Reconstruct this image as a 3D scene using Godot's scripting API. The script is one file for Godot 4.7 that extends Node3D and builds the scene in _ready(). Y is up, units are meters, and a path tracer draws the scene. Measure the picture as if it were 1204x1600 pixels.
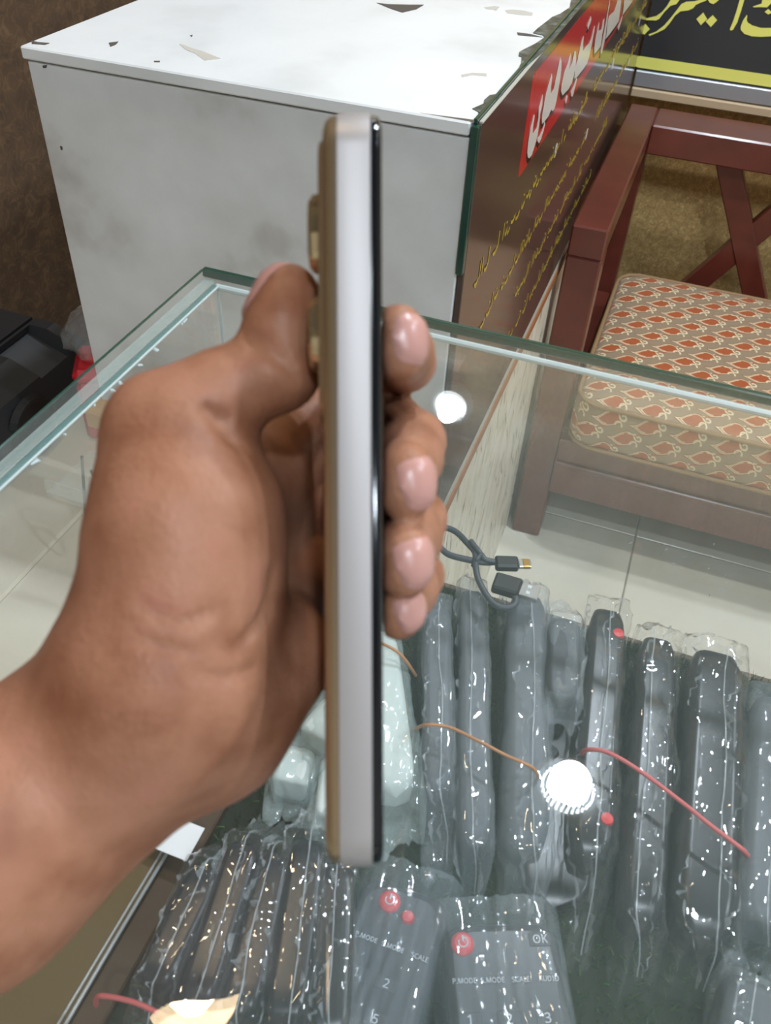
extends Node3D
# A phone shop counter: a hand holds a phone edge-on above a glass showcase of bagged remote controls.

var mats := {}
var used := {}

# ---------------------------------------------------------------- mesh collector
class MB:
	var v := PackedVector3Array()
	var n := PackedVector3Array()
	var ix := PackedInt32Array()
	func tri(a: Vector3, b: Vector3, c: Vector3) -> void:
		var nn := (c - a).cross(b - a).normalized()
		var s := v.size()
		v.append_array([a, b, c])
		n.append_array([nn, nn, nn])
		ix.append_array([s, s + 1, s + 2])
	func tri_out(a: Vector3, b: Vector3, c: Vector3, away: Vector3) -> void:
		if (c - a).cross(b - a).dot(away) < 0.0:
			tri(a, c, b)
		else:
			tri(a, b, c)
	func quad(a: Vector3, b: Vector3, c: Vector3, d: Vector3, away: Vector3) -> void:
		tri_out(a, b, c, away)
		tri_out(a, c, d, away)
	# smooth grid of rows of points; closed wraps each row
	func grid(rows: Array, closed: bool, flip := 0) -> void:
		var nu: int = rows[0].size()
		var nv: int = rows.size()
		var vv := PackedVector3Array()
		for r in rows:
			vv.append_array(r)
		var ii := PackedInt32Array()
		var last := nu if closed else nu - 1
		for j in nv - 1:
			for i in last:
				var a := j * nu + i
				var b := j * nu + (i + 1) % nu
				var c := a + nu
				var d := b + nu
				ii.append_array([a, b, d, a, d, c])
		smooth(vv, ii, flip)
	# adds an indexed smooth piece; turned so that it faces outwards (flip 1 or -1 fixes the side)
	func smooth(vv: PackedVector3Array, ii: PackedInt32Array, flip := 0) -> void:
		var mid := Vector3.ZERO
		for p in vv:
			mid += p
		mid /= maxf(1.0, vv.size())
		var nn := PackedVector3Array()
		nn.resize(vv.size())
		var vol := 0.0
		for k in range(0, ii.size(), 3):
			var a := vv[ii[k]]
			var b := vv[ii[k + 1]]
			var c := vv[ii[k + 2]]
			var f := (c - a).cross(b - a)
			vol += f.dot(a - mid)
			nn[ii[k]] += f
			nn[ii[k + 1]] += f
			nn[ii[k + 2]] += f
		var turn := vol < 0.0 if flip == 0 else flip < 0
		var s := v.size()
		for k in range(0, ii.size(), 3):
			if turn:
				ix.append_array([s + ii[k], s + ii[k + 2], s + ii[k + 1]])
			else:
				ix.append_array([s + ii[k], s + ii[k + 1], s + ii[k + 2]])
		for q in nn:
			n.append(-q.normalized() if turn else q.normalized())
		v.append_array(vv)
	func fan(ring: PackedVector3Array, away: Vector3) -> void:
		var mid := Vector3.ZERO
		for p in ring:
			mid += p
		mid /= ring.size()
		for i in ring.size():
			tri_out(mid, ring[i], ring[(i + 1) % ring.size()], away)
	func done() -> ArrayMesh:
		var a := []
		a.resize(Mesh.ARRAY_MAX)
		a[Mesh.ARRAY_VERTEX] = v
		a[Mesh.ARRAY_NORMAL] = n
		a[Mesh.ARRAY_INDEX] = ix
		var m := ArrayMesh.new()
		m.add_surface_from_arrays(Mesh.PRIMITIVE_TRIANGLES, a)
		return m

func V2(a: Array) -> PackedVector2Array:
	var o := PackedVector2Array()
	for i in range(0, a.size(), 2):
		o.append(Vector2(a[i], a[i + 1]))
	return o

# ---------------------------------------------------------------- nodes
func numbered(called: String) -> String:
	var k: int = used.get(called, 0)
	used[called] = k + 1
	return called if k == 0 else "%s_%03d" % [called, k]

func obj(called: String, mesh: Mesh, m: Material, parent: Node = self, at := Vector3.ZERO) -> MeshInstance3D:
	var o := MeshInstance3D.new()
	o.name = numbered(called) if parent == self else called
	o.mesh = mesh
	o.material_override = m
	o.position = at
	o.cast_shadow = GeometryInstance3D.SHADOW_CASTING_SETTING_ON
	parent.add_child(o, true)
	return o

func tag(o: Node, label: String, category: String, group := "") -> Node:
	o.set_meta("label", label)
	o.set_meta("category", category)
	if group:
		o.set_meta("group", group)
	return o

func thing(called: String, label: String, category: String, at := Vector3.ZERO, group := "") -> Node3D:
	var o := Node3D.new()
	o.name = numbered(called)
	add_child(o)
	o.position = at
	tag(o, label, category, group)
	return o

func struct(called: String, mesh: Mesh, m: Material, label: String, at := Vector3.ZERO) -> MeshInstance3D:
	var o := obj(called, mesh, m, self, at)
	o.set_meta("kind", "structure")
	o.set_meta("label", label)
	return o

# ---------------------------------------------------------------- shapes
func rr_ring(w: float, h: float, r: float, seg := 5) -> PackedVector2Array:
	var o := PackedVector2Array()
	r = minf(r, minf(w, h) * 0.499)
	for q in 4:
		var c := Vector2((w / 2 - r) * (1 if q == 0 or q == 3 else -1), (h / 2 - r) * (1 if q < 2 else -1))
		for k in seg + 1:
			var t := PI / 2 * (q + float(k) / seg)
			o.append(c + Vector2(cos(t), sin(t)) * r)
	return o

# the same outline as evenly spaced points
func rr_loop(w: float, h: float, r: float, count: int) -> PackedVector2Array:
	var ring := rr_ring(w, h, r, 6)
	var tot := 0.0
	for i in ring.size():
		tot += ring[i].distance_to(ring[(i + 1) % ring.size()])
	var o := PackedVector2Array()
	var i := 0
	var left := 0.0
	for k in count:
		var want := tot * k / count
		while left + ring[i].distance_to(ring[(i + 1) % ring.size()]) < want and i < ring.size() - 1:
			left += ring[i].distance_to(ring[(i + 1) % ring.size()])
			i += 1
		var e := ring[i].distance_to(ring[(i + 1) % ring.size()])
		o.append(ring[i].lerp(ring[(i + 1) % ring.size()], clampf((want - left) / maxf(e, 1e-7), 0.0, 1.0)))
	return o

# box with chamfered edges between two corners
func box_mesh(lo: Vector3, hi: Vector3, b := 0.002) -> ArrayMesh:
	var mb := MB.new()
	add_box(mb, Transform3D(Basis(), (lo + hi) / 2), hi - lo, b)
	return mb.done()

func add_box(mb: MB, t: Transform3D, size: Vector3, b := 0.002) -> void:
	b = minf(b, minf(size.x, minf(size.y, size.z)) * 0.45)
	var rings := []
	for l in [[-0.5, b], [-0.5, 0.0], [0.5, 0.0], [0.5, b]]:
		var ins: float = l[1]
		var y: float = l[0] * size.y + (b if ins == 0.0 and l[0] < 0 else (-b if ins == 0.0 else 0.0))
		var ring := PackedVector3Array()
		var hx := size.x / 2 - ins
		var hz := size.z / 2 - ins
		var c := b - ins
		for p in [[hx, hz - c], [hx - c, hz], [-hx + c, hz], [-hx, hz - c], [-hx, -hz + c], [-hx + c, -hz], [hx - c, -hz], [hx, -hz + c]]:
			ring.append(t * Vector3(p[0], y, p[1]))
		rings.append(ring)
	for j in 3:
		for i in 8:
			var a: Vector3 = rings[j][i]
			var bb: Vector3 = rings[j][(i + 1) % 8]
			var c: Vector3 = rings[j + 1][(i + 1) % 8]
			var d: Vector3 = rings[j + 1][i]
			mb.quad(a, bb, c, d, (a + c) / 2 - t.origin)
	mb.fan(rings[0], -t.basis.y)
	mb.fan(rings[3], t.basis.y)

# square bar from a to b
func add_beam(mb: MB, a: Vector3, b: Vector3, w: float, d: float, side := Vector3(0, 0, 1), bev := 0.002) -> void:
	var y := (b - a).normalized()
	var z := (side - y * side.dot(y)).normalized()
	var x := y.cross(z)
	add_box(mb, Transform3D(Basis(x, y, z), (a + b) / 2), Vector3(w, a.distance_to(b), d), bev)

func tube_mesh(pts: Array, r: float, seg := 8, sub := 6, flat := 1.0) -> ArrayMesh:
	var mb := MB.new()
	add_tube(mb, pts, r, seg, sub, flat)
	return mb.done()

func add_tube(mb: MB, pts: Array, r: float, seg := 8, sub := 6, flat := 1.0) -> void:
	var c := Curve3D.new()
	for i in pts.size():
		var p: Vector3 = pts[i]
		var before: Vector3 = pts[maxi(i - 1, 0)]
		var after: Vector3 = pts[mini(i + 1, pts.size() - 1)]
		var t := (after - before) / 6.0
		c.add_point(p, -t, t)
	var rows := []
	var up := Vector3.UP
	var m := (pts.size() - 1) * sub
	for k in m + 1:
		var p := c.samplef(float(k) / m * (pts.size() - 1))
		var q := c.samplef(minf(float(k) / m * (pts.size() - 1) + 0.02, pts.size() - 1.0))
		if k == m:
			q = p + (p - c.samplef(pts.size() - 1.05))
		var d := (q - p).normalized()
		var x := d.cross(up)
		if x.length() < 0.05:
			x = d.cross(Vector3.RIGHT)
		x = x.normalized()
		var y := x.cross(d)
		var row := PackedVector3Array()
		for i in seg:
			var a := TAU * i / seg
			row.append(p + x * cos(a) * r + y * sin(a) * r * flat)
		rows.append(row)
	mb.grid(rows, true)
	mb.fan(rows[0], c.samplef(0.0) - c.samplef(0.1))
	mb.fan(rows[-1], c.samplef(pts.size() - 1.0) - c.samplef(pts.size() - 1.1))

func lathe_mesh(prof: Array, seg := 24, axis := Basis()) -> ArrayMesh:
	var mb := MB.new()
	for j in prof.size() - 1:
		var rows := []
		for k in 2:
			var row := PackedVector3Array()
			for i in seg:
				var a := TAU * i / seg
				row.append(axis * Vector3(cos(a) * prof[j + k][0], prof[j + k][1], sin(a) * prof[j + k][0]))
			rows.append(row)
		var up: float = prof[j + 1][1] - prof[j][1]
		var outw: float = prof[j + 1][0] - prof[j][0]
		for i in seg:
			var a := TAU * (i + 0.5) / seg
			mb.quad(rows[0][i], rows[0][(i + 1) % seg], rows[1][(i + 1) % seg], rows[1][i], axis * Vector3(cos(a) * up, -outw, sin(a) * up))
	return mb.done()

# a flat plate cut to an outline; plane "x": outline is (-z, y); "y": (x, -z); "z": (x, y); thickness along +axis
func cut_plate(mb: MB, axis: String, at: float, outline: PackedVector2Array, thick: float) -> void:
	var ids := Geometry2D.triangulate_polygon(outline)
	var up: Vector3 = {"x": Vector3.RIGHT, "y": Vector3.UP, "z": Vector3.BACK}[axis]
	var p := func(q: Vector2, h: float) -> Vector3:
		if axis == "x":
			return Vector3(at + h, q.y, -q.x)
		if axis == "y":
			return Vector3(q.x, at + h, -q.y)
		return Vector3(q.x, q.y, at + h)
	for k in range(0, ids.size(), 3):
		mb.tri_out(p.call(outline[ids[k]], thick), p.call(outline[ids[k + 1]], thick), p.call(outline[ids[k + 2]], thick), up)
	var mid := Vector2.ZERO
	for q in outline:
		mid += q
	mid /= outline.size()
	var spin := 1.0 if not Geometry2D.is_polygon_clockwise(outline) else -1.0
	for i in outline.size():
		var a := outline[i]
		var b := outline[(i + 1) % outline.size()]
		var o2 := Vector2(b.y - a.y, a.x - b.x) * spin
		mb.quad(p.call(a, 0.0), p.call(b, 0.0), p.call(b, thick), p.call(a, thick), p.call(mid + o2, 0.0) - p.call(mid, 0.0))

func cut_part(parent: Node, called: String, m: Material, axis: String, at: float, outline: PackedVector2Array, thick: float) -> void:
	var mb := MB.new()
	cut_plate(mb, axis, at, outline, thick)
	obj(called, mb.done(), m, parent)

# ---------------------------------------------------------------- materials
func mat(called: String, c: Color, rough := 0.6, metal := 0.0) -> StandardMaterial3D:
	var m := StandardMaterial3D.new()
	m.resource_name = called
	m.albedo_color = c
	m.roughness = rough
	m.metallic = metal
	mats[called] = m
	return m

func clear(called: String, c: Color, rough: float) -> StandardMaterial3D:
	var m := mat(called, c, rough)
	m.transparency = BaseMaterial3D.TRANSPARENCY_ALPHA
	return m

func noise(freq: float, sd: int, oct := 4, kind := FastNoiseLite.TYPE_SIMPLEX_SMOOTH) -> FastNoiseLite:
	var f := FastNoiseLite.new()
	f.noise_type = kind
	f.seed = sd
	f.frequency = freq
	f.fractal_octaves = oct
	return f

func noise_tex(f: FastNoiseLite, stops: Array, size := 512, bump := false) -> NoiseTexture2D:
	var t := NoiseTexture2D.new()
	t.width = size
	t.height = size
	t.seamless = true
	t.noise = f
	if stops.size():
		var g := Gradient.new()
		var off := PackedFloat32Array()
		var col := PackedColorArray()
		for s in stops:
			off.append(s[0])
			col.append(s[1])
		g.offsets = off
		g.colors = col
		t.color_ramp = g
	if bump:
		t.as_normal_map = true
		t.bump_strength = 6.0
	return t

func planar(m: StandardMaterial3D, scale: float, world := true) -> StandardMaterial3D:
	m.uv1_triplanar = true
	m.uv1_world_triplanar = world
	m.uv1_scale = Vector3.ONE * scale
	m.uv1_triplanar_sharpness = 8.0
	return m

func brocade() -> ImageTexture:
	# rust leaves with cream outlines and scrolled tails on a greige ground
	var s := 256
	var im := Image.create(s, s, false, Image.FORMAT_RGB8)
	var ground := Color8(152, 130, 104)
	var rust := Color8(170, 84, 40)
	var cream := Color8(226, 208, 170)
	var dark := Color8(120, 70, 45)
	var weave := noise(0.3, 5, 2)
	for y in s:
		for x in s:
			var c := ground
			for k in 9:
				var cx := [0.3, 1.3, -0.7, 0.8, -0.2, 0.3, 0.3, 0.8, -0.2][k] as float
				var cy := [0.25, 0.25, 0.25, 0.75, 0.75, 1.25, -0.75, -0.25, -0.25][k] as float
				var px := (float(x) / s - cx)
				var py := (float(y) / s - cy)
				py += 0.05 * sin(px * 6.5 + 0.4)
				var t := (px + 0.46) / 0.8
				if t > 0.0 and t < 1.0:
					var half := 0.225 * pow(sin(PI * pow(t, 1.35)), 0.8) * (0.45 + 0.55 * smoothstep(0.1, 0.5, t))
					var e := absf(py) - half
					if e < -0.03:
						c = rust
						if e > -0.075 and e < -0.045 and t < 0.55:
							c = cream
					elif e < 0.0:
						c = cream
					elif e < 0.025:
						c = dark
				var q := Vector2(px - 0.36, py + 0.1)
				var spiral := absf(q.length() - 0.07 - 0.012 * atan2(q.y, q.x))
				if spiral < 0.024:
					c = cream
				var q2 := Vector2(px - 0.28, py - 0.14)
				if absf(q2.length() - 0.09) < 0.022 and q2.y < 0.04:
					c = cream
				var q3 := Vector2(px + 0.22, py - 0.235)
				if absf(q3.y - 0.5 * q3.x * q3.x) < 0.02 and absf(q3.x) < 0.22:
					c = rust if q3.x > 0.0 else cream
			var w := 1.0 + 0.12 * weave.get_noise_2d(x * 3.0, y * 3.0) + (0.05 if (x + y) % 4 < 2 else -0.05)
			im.set_pixel(x, y, Color(c.r * w, c.g * w, c.b * w))
	return ImageTexture.create_from_image(im)

func streaked(size: int, base: Color, sd: int) -> ImageTexture:
	# cream laminate printed with short dark marble veins that run upright
	var im := Image.create(size, size, false, Image.FORMAT_RGB8)
	var f := noise(0.012, sd, 3)
	for y in size:
		for x in size:
			im.set_pixel(x, y, base.lerp(Color8(222, 212, 190), clampf(f.get_noise_2d(x * 1.6, y * 0.4) * 1.2 + 0.3, 0.0, 1.0)))
	var rng := RandomNumberGenerator.new()
	rng.seed = sd
	for k in 130:
		var p := Vector2(rng.randf() * size, rng.randf() * size)
		var n := rng.randi_range(12, 60)
		var lean := rng.randf_range(-0.25, 0.25)
		for q in n:
			var fade := sin(PI * q / n)
			lean += rng.randf_range(-0.22, 0.22)
			lean = clampf(lean, -0.8, 0.8)
			p += Vector2(lean, 1.0)
			for w in range(-2, 3):
				var xx := posmod(int(p.x) + w, size)
				var yy := posmod(int(p.y), size)
				im.set_pixel(xx, yy, im.get_pixel(xx, yy).lerp(Color8(74, 66, 58), fade * (0.95 - 0.3 * absi(w))))
	return ImageTexture.create_from_image(im)

func swirls(size: int, low: Color, high: Color, sd: int, fine: float, amount: float) -> ImageTexture:
	# wallpaper with curled thread-like marks
	var im := Image.create(size, size, false, Image.FORMAT_RGB8)
	var f := noise(fine, sd, 2)
	var g := noise(fine * 0.35, sd + 3, 3)
	for y in size:
		for x in size:
			var wx := g.get_noise_2d(x, y) * 40.0
			var wy := g.get_noise_2d(x + 300, y + 170) * 40.0
			var t := 1.0 - absf(f.get_noise_2d(x + wx, y + wy)) * 5.0
			var k := clampf(0.35 + 0.35 * g.get_noise_2d(x * 2.0 + 90, y * 2.0) + amount * clampf(t, 0.0, 1.0), 0.0, 1.0)
			im.set_pixel(x, y, low.lerp(high, k))
	return ImageTexture.create_from_image(im)

func make_materials() -> void:
	var m: StandardMaterial3D
	m = mat("ceiling_paint", Color8(118, 116, 112), 0.9)
	m = mat("wall_paint", Color8(206, 200, 190), 0.85)
	m = planar(mat("brown_wallpaper", Color.WHITE, 0.75), 1.6)
	m.albedo_texture = swirls(384, Color8(76, 58, 44), Color8(118, 92, 66), 11, 0.05, 0.45)
	m = planar(mat("tan_wallpaper", Color.WHITE, 0.7), 4.5)
	m.albedo_texture = swirls(384, Color8(172, 138, 84), Color8(236, 202, 138), 21, 0.045, 0.6)
	m = planar(mat("floor_tile", Color.WHITE, 0.25), 1.1)
	m.albedo_texture = noise_tex(noise(0.006, 4, 5), [[0.0, Color8(222, 214, 194)], [0.55, Color8(232, 225, 206)], [1.0, Color8(240, 234, 218)]])
	mat("grout", Color8(150, 142, 128), 0.9)
	m = planar(mat("white_laminate", Color.WHITE, 0.32), 1.3)
	m.albedo_texture = noise_tex(noise(0.008, 8, 5), [[0.0, Color8(214, 216, 217)], [0.45, Color8(230, 232, 234)], [1.0, Color8(236, 238, 240)]])
	m = planar(mat("grimy_laminate", Color.WHITE, 0.45), 1.9)
	m.albedo_texture = noise_tex(noise(0.007, 18, 6), [[0.0, Color8(184, 180, 176)], [0.35, Color8(210, 210, 210)], [0.62, Color8(217, 218, 219)], [1.0, Color8(226, 227, 229)]])
	mat("edge_grime", Color8(150, 140, 128), 0.8)
	mat("chip", Color8(84, 76, 70), 0.8)
	mat("scrape", Color8(190, 184, 175), 0.8)
	m = planar(mat("torn_film", Color.WHITE, 0.35), 14.0)
	m.albedo_texture = noise_tex(noise(0.02, 28, 4), [[0.0, Color8(40, 46, 45)], [0.5, Color8(70, 80, 79)], [1.0, Color8(120, 130, 128)]], 256)
	mat("green_edge", Color8(34, 66, 56), 0.15)
	m = mat("poster_print", Color8(78, 60, 53), 0.16)
	m.clearcoat_enabled = true
	m.clearcoat = 0.15
	m.clearcoat_roughness = 0.08
	mat("poster_red", Color8(196, 44, 44), 0.16)
	mat("poster_white", Color8(224, 216, 206), 0.2)
	mat("poster_black", Color8(26, 20, 20), 0.2)
	mat("poster_gold", Color8(190, 160, 60), 0.25)
	mat("worn_edge", Color8(176, 170, 158), 0.8)
	mat("wood_trim", Color8(156, 98, 58), 0.45)
	m = planar(mat("marble_laminate", Color.WHITE, 0.35), 2.2)
	m.albedo_texture = streaked(512, Color8(240, 234, 218), 31)
	m = planar(mat("lacquered_wood", Color.WHITE, 0.28), 3.0)
	m.albedo_texture = noise_tex(noise(0.01, 41, 4), [[0.0, Color8(94, 44, 34)], [1.0, Color8(114, 55, 43)]], 256)
	m.clearcoat_enabled = true
	m.clearcoat = 0.2
	m.clearcoat_roughness = 0.2
	m = planar(mat("brocade", Color.WHITE, 0.62), 1.0 / 0.066)
	m.albedo_texture = brocade()
	m.rim_enabled = true
	m.rim = 0.3
	mat("piping", Color8(150, 118, 82), 0.7)
	mat("sign_board", Color8(52, 53, 56), 0.22)
	mat("sign_yellow", Color8(240, 236, 120), 0.4)
	mat("aluminium", Color8(176, 178, 182), 0.38, 0.6)
	mat("pale_wood", Color8(196, 170, 138), 0.6)
	clear("glass", Color(0.86, 0.96, 0.93, 0.025), 0.0)
	clear("frosted_joint", Color(0.80, 0.88, 0.87, 0.22), 0.2)
	clear("teal_glue", Color(0.36, 0.56, 0.56, 0.6), 0.15)
	mat("silicone", Color8(206, 218, 218), 0.4)
	mat("cabinet_wood", Color8(96, 68, 44), 0.5)
	m = mat("turf_base", Color8(32, 40, 26), 0.95)
	mat("turf_blade", Color8(62, 92, 40), 0.8)
	m = mat("phone_metal", Color8(168, 162, 161), 0.46, 0.35)
	m = mat("phone_gold", Color8(158, 134, 100), 0.16, 0.6)
	m.clearcoat_enabled = true
	m = mat("phone_glass", Color8(16, 18, 22), 0.08)
	m = mat("lens_rim", Color8(206, 186, 150), 0.12, 0.9)
	mat("lens_glass", Color8(20, 18, 24), 0.04)
	m = planar(mat("skin", Color.WHITE, 0.5), 14.0)
	m.albedo_texture = noise_tex(noise(0.006, 51, 5), [[0.0, Color8(140, 90, 66)], [0.45, Color8(162, 112, 86)], [0.7, Color8(170, 119, 94)], [1.0, Color8(178, 120, 100)]])
	m.normal_enabled = true
	m.normal_texture = noise_tex(noise(0.06, 52, 3), [], 512, true)
	m.normal_scale = 0.14
	m.subsurf_scatter_enabled = true
	m.subsurf_scatter_strength = 0.12
	m.metallic_specular = 0.4
	m = mat("nail", Color8(190, 140, 130), 0.3)
	mat("remote_black", Color8(24, 24, 28), 0.3)
	mat("remote_grey", Color8(62, 66, 72), 0.45)
	mat("remote_pale", Color8(206, 216, 212), 0.45)
	mat("button", Color8(46, 47, 52), 0.5)
	mat("red_button", Color8(214, 40, 44), 0.35)
	mat("key_print", Color8(214, 218, 222), 0.5)
	clear("bag_clear", Color(0.80, 0.84, 0.86, 0.035), 0.03)
	clear("bag_milky", Color(0.78, 0.83, 0.86, 0.15), 0.04)
	clear("bag_pale", Color(0.84, 0.91, 0.90, 0.22), 0.10)
	clear("bag_seam", Color(0.86, 0.90, 0.92, 0.2), 0.2)
	mat("band_tan", Color8(186, 132, 88), 0.6)
	mat("band_pink", Color8(204, 104, 104), 0.6)
	mat("cable_grey", Color8(66, 72, 80), 0.45)
	mat("plug_black", Color8(24, 25, 28), 0.4)
	mat("steel", Color8(208, 208, 206), 0.25, 0.85)
	mat("gold_pin", Color8(206, 166, 84), 0.25, 0.85)
	mat("carton_brown", Color8(88, 70, 32), 0.5)
	mat("carton_dark", Color8(66, 48, 28), 0.5)
	mat("acrylic_edge", Color8(226, 228, 226), 0.1)
	clear("acrylic", Color(0.9, 0.92, 0.9, 0.12), 0.02)
	mat("speaker_plastic", Color8(34, 34, 36), 0.55)
	mat("speaker_panel", Color8(58, 58, 60), 0.6)
	mat("speaker_grille", Color8(14, 14, 15), 0.7)
	mat("red_plastic", Color8(206, 40, 54), 0.35)
	mat("lamp_body", Color8(236, 236, 236), 0.5)
	mat("white_paper", Color8(232, 234, 236), 0.7)
	mat("wire", Color8(40, 38, 36), 0.5)
	mat("cork", Color8(196, 150, 96), 0.7)

func glowing(called: String, c: Color, e: float) -> StandardMaterial3D:
	var m := mat(called, Color8(250, 250, 250), 0.4)
	m.emission_enabled = true
	m.emission = c
	m.emission_energy_multiplier = e
	return m

# ---------------------------------------------------------------- lamps
func downlight(parent: Node, at: Vector3, towards: Vector3, c: Color, e: float, size: float) -> void:
	var l := SpotLight3D.new()
	l.name = "glow_light"
	l.light_color = c
	l.light_energy = e
	l.light_size = size
	l.spot_range = 9.0
	l.spot_attenuation = 2.0
	l.spot_angle = 84.0
	l.spot_angle_attenuation = 0.6
	l.shadow_enabled = true
	parent.add_child(l, true)
	l.transform = Transform3D(Basis.looking_at(towards, Vector3.RIGHT), at)

func led_lamp(at: Vector3, r: float, c: Color, e: float, glow: float, label: String) -> void:
	var t := thing("ceiling_led_lamp", label, "lamp", at, "round ceiling lamps")
	obj("housing", lathe_mesh([[0.0, 0.03], [r + 0.012, 0.03], [r + 0.016, 0.012], [r + 0.012, -0.004], [r, -0.004], [r - 0.002, 0.004], [0.0, 0.004]], 40), mats.lamp_body, t)
	var g := glowing("led_glow_%d" % used.size(), c, glow)
	var sm := SphereMesh.new()
	sm.radius = r * 0.052
	sm.height = r * 0.104
	sm.radial_segments = 8
	sm.rings = 4
	var count := [1, 6, 12, 18, 24, 30]
	for k in 6:
		for i in count[k]:
			var a: float = TAU * i / count[k] + k * 0.2
			obj("led_bulb", sm, g, t, Vector3(cos(a), 0, sin(a)) * (r * 0.165 * k) + Vector3(0, 0.002, 0))
	downlight(t, Vector3(0, -0.02, 0), Vector3.DOWN, c, e, 0.05)

func disc_lamp(at: Vector3, r: float, c: Color, e: float, glow: float, label: String) -> void:
	var t := thing("ceiling_downlight", label, "lamp", at, "round ceiling lamps")
	obj("housing", lathe_mesh([[0.0, 0.03], [r + 0.016, 0.03], [r + 0.02, 0.01], [r + 0.012, -0.004], [r, -0.002], [r - 0.002, 0.006], [0.0, 0.006]], 40), mats.lamp_body, t)
	obj("diffuser", lathe_mesh([[0.0, -0.001], [r * 0.7, 0.0], [r * 0.985, 0.004], [r * 0.985, 0.0055], [0.0, 0.0055]], 40), glowing("disc_glow_%d" % used.size(), c, glow), t)
	downlight(t, Vector3(0, -0.02, 0), Vector3.DOWN, c, e, 0.05)

# ---------------------------------------------------------------- scene
func _ready() -> void:
	# camera
	var cam := Camera3D.new()
	cam.name = "camera"
	cam.position = Vector3(0, 1.21, 0)
	cam.rotation = Vector3(-0.748856, 0.309829, 0.0605624)
	cam.fov = 61.544
	cam.near = 0.02
	cam.far = 30.0
	var at := CameraAttributesPhysical.new()
	at.frustum_focal_length = 20.1551
	at.frustum_focus_distance = 0.72
	at.frustum_near = 0.02
	at.frustum_far = 30.0
	at.exposure_aperture = 13.0
	cam.attributes = at
	add_child(cam)
	cam.current = true
	# environment
	var we := WorldEnvironment.new()
	we.name = "environment"
	var env := Environment.new()
	env.background_mode = Environment.BG_COLOR
	env.background_color = Color.BLACK
	env.tonemap_mode = Environment.TONE_MAPPER_LINEAR
	env.tonemap_exposure = 0.88
	env.sdfgi_enabled = true
	env.ssao_enabled = true
	env.ssil_enabled = true
	we.environment = env
	add_child(we)
	make_materials()
	# lamps
	var cool := Color(0.90, 0.955, 1.0)
	led_lamp(Vector3(0.125, 2.6, -1.172), 0.074, cool, 2.0, 26.0, "round cool LED ceiling lamp mirrored in the showcase glass")
	disc_lamp(Vector3(-0.485, 2.6, -0.461), 0.092, Color(1.0, 0.88, 0.70), 0.35, 22.0, "round warm downlight on the ceiling above the left wall")
	wall_lamp()
	disc_lamp(Vector3(1.35, 2.6, -0.5), 0.074, cool, 1.9, 26.0, "round cool ceiling downlight on the right side of the shop")
	disc_lamp(Vector3(0.45, 2.6, 0.8), 0.074, cool, 2.0, 26.0, "round cool ceiling downlight just behind the customer")
	disc_lamp(Vector3(1.2, 2.6, 1.3), 0.074, cool, 1.0, 26.0, "round cool ceiling downlight near the shop entrance")
	disc_lamp(Vector3(1.15, 2.6, -1.35), 0.074, cool, 1.8, 26.0, "round cool ceiling downlight over the far end of the bench")
	room()
	white_counter()
	poster()
	sign_board()
	bench()
	showcase()
	left_corner()
	phone()
	hand()
	remotes()
	cable()
	turf()

func wall_lamp() -> void:
	var t := thing("wall_flood_lamp", "small round flood lamp high on the back wall", "lamp", Vector3(-0.451, 2.169, -1.95))
	var ax := Basis(Vector3.RIGHT, PI / 2)
	obj("housing", lathe_mesh([[0.0, -0.05], [0.05, -0.05], [0.062, -0.02], [0.058, 0.0], [0.05, 0.0], [0.048, -0.006], [0.0, -0.006]], 28, ax), mats.lamp_body, t)
	obj("lamp_lens", lathe_mesh([[0.0, -0.001], [0.03, -0.002], [0.046, -0.005], [0.046, -0.0055], [0.0, -0.0055]], 28, ax), glowing("flood_glow", Color(0.95, 0.98, 1.0), 9.0), t)
	downlight(t, Vector3(0, 0, 0.02), Vector3(0, -0.3, 1), Color(0.95, 0.98, 1.0), 0.15, 0.03)

func room() -> void:
	var fl := Node3D.new()
	fl.name = "floor"
	fl.set_meta("kind", "structure")
	fl.set_meta("label", "cream glossy tiled shop floor")
	add_child(fl)
	obj("screed", box_mesh(Vector3(-1.1, -0.12, -2.15), Vector3(2.35, -0.002, 2.15), 0.0), mats.grout, fl)
	var tile := box_mesh(Vector3(0.0015, -0.008, 0.0015), Vector3(0.3985, 0, 0.3985), 0.0012)
	for i in 9:
		for j in 11:
			obj("tile", tile, mats.floor_tile, fl, Vector3(-1.1 + i * 0.4, 0, -2.2 + j * 0.4 + 0.03))
	struct("ceiling", box_mesh(Vector3(-1.1, 2.63, -2.15), Vector3(2.35, 2.75, 2.15), 0.0), mats.ceiling_paint, "white painted ceiling")
	struct("wall_left", box_mesh(Vector3(-1.1, 0, -2.02), Vector3(-0.97, 2.63, 2.02), 0.0), mats.brown_wallpaper, "dark brown patterned wallpaper wall on the left")
	struct("wall_back", box_mesh(Vector3(-1.1, 0, -2.15), Vector3(2.35, 2.63, -2.02), 0.0), mats.tan_wallpaper, "tan swirl wallpaper wall behind the bench")
	struct("wall_right", box_mesh(Vector3(2.2, 0, -2.02), Vector3(2.35, 2.63, 2.02), 0.0), mats.wall_paint, "plain light wall on the right")
	struct("wall_front", box_mesh(Vector3(-1.1, 0, 2.02), Vector3(2.35, 2.63, 2.15), 0.0), mats.wall_paint, "plain light wall behind the customer")

const BX0 := -0.553
const BX1 := -0.158
const BZ0 := -0.644
const BZ1 := -1.93

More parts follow.
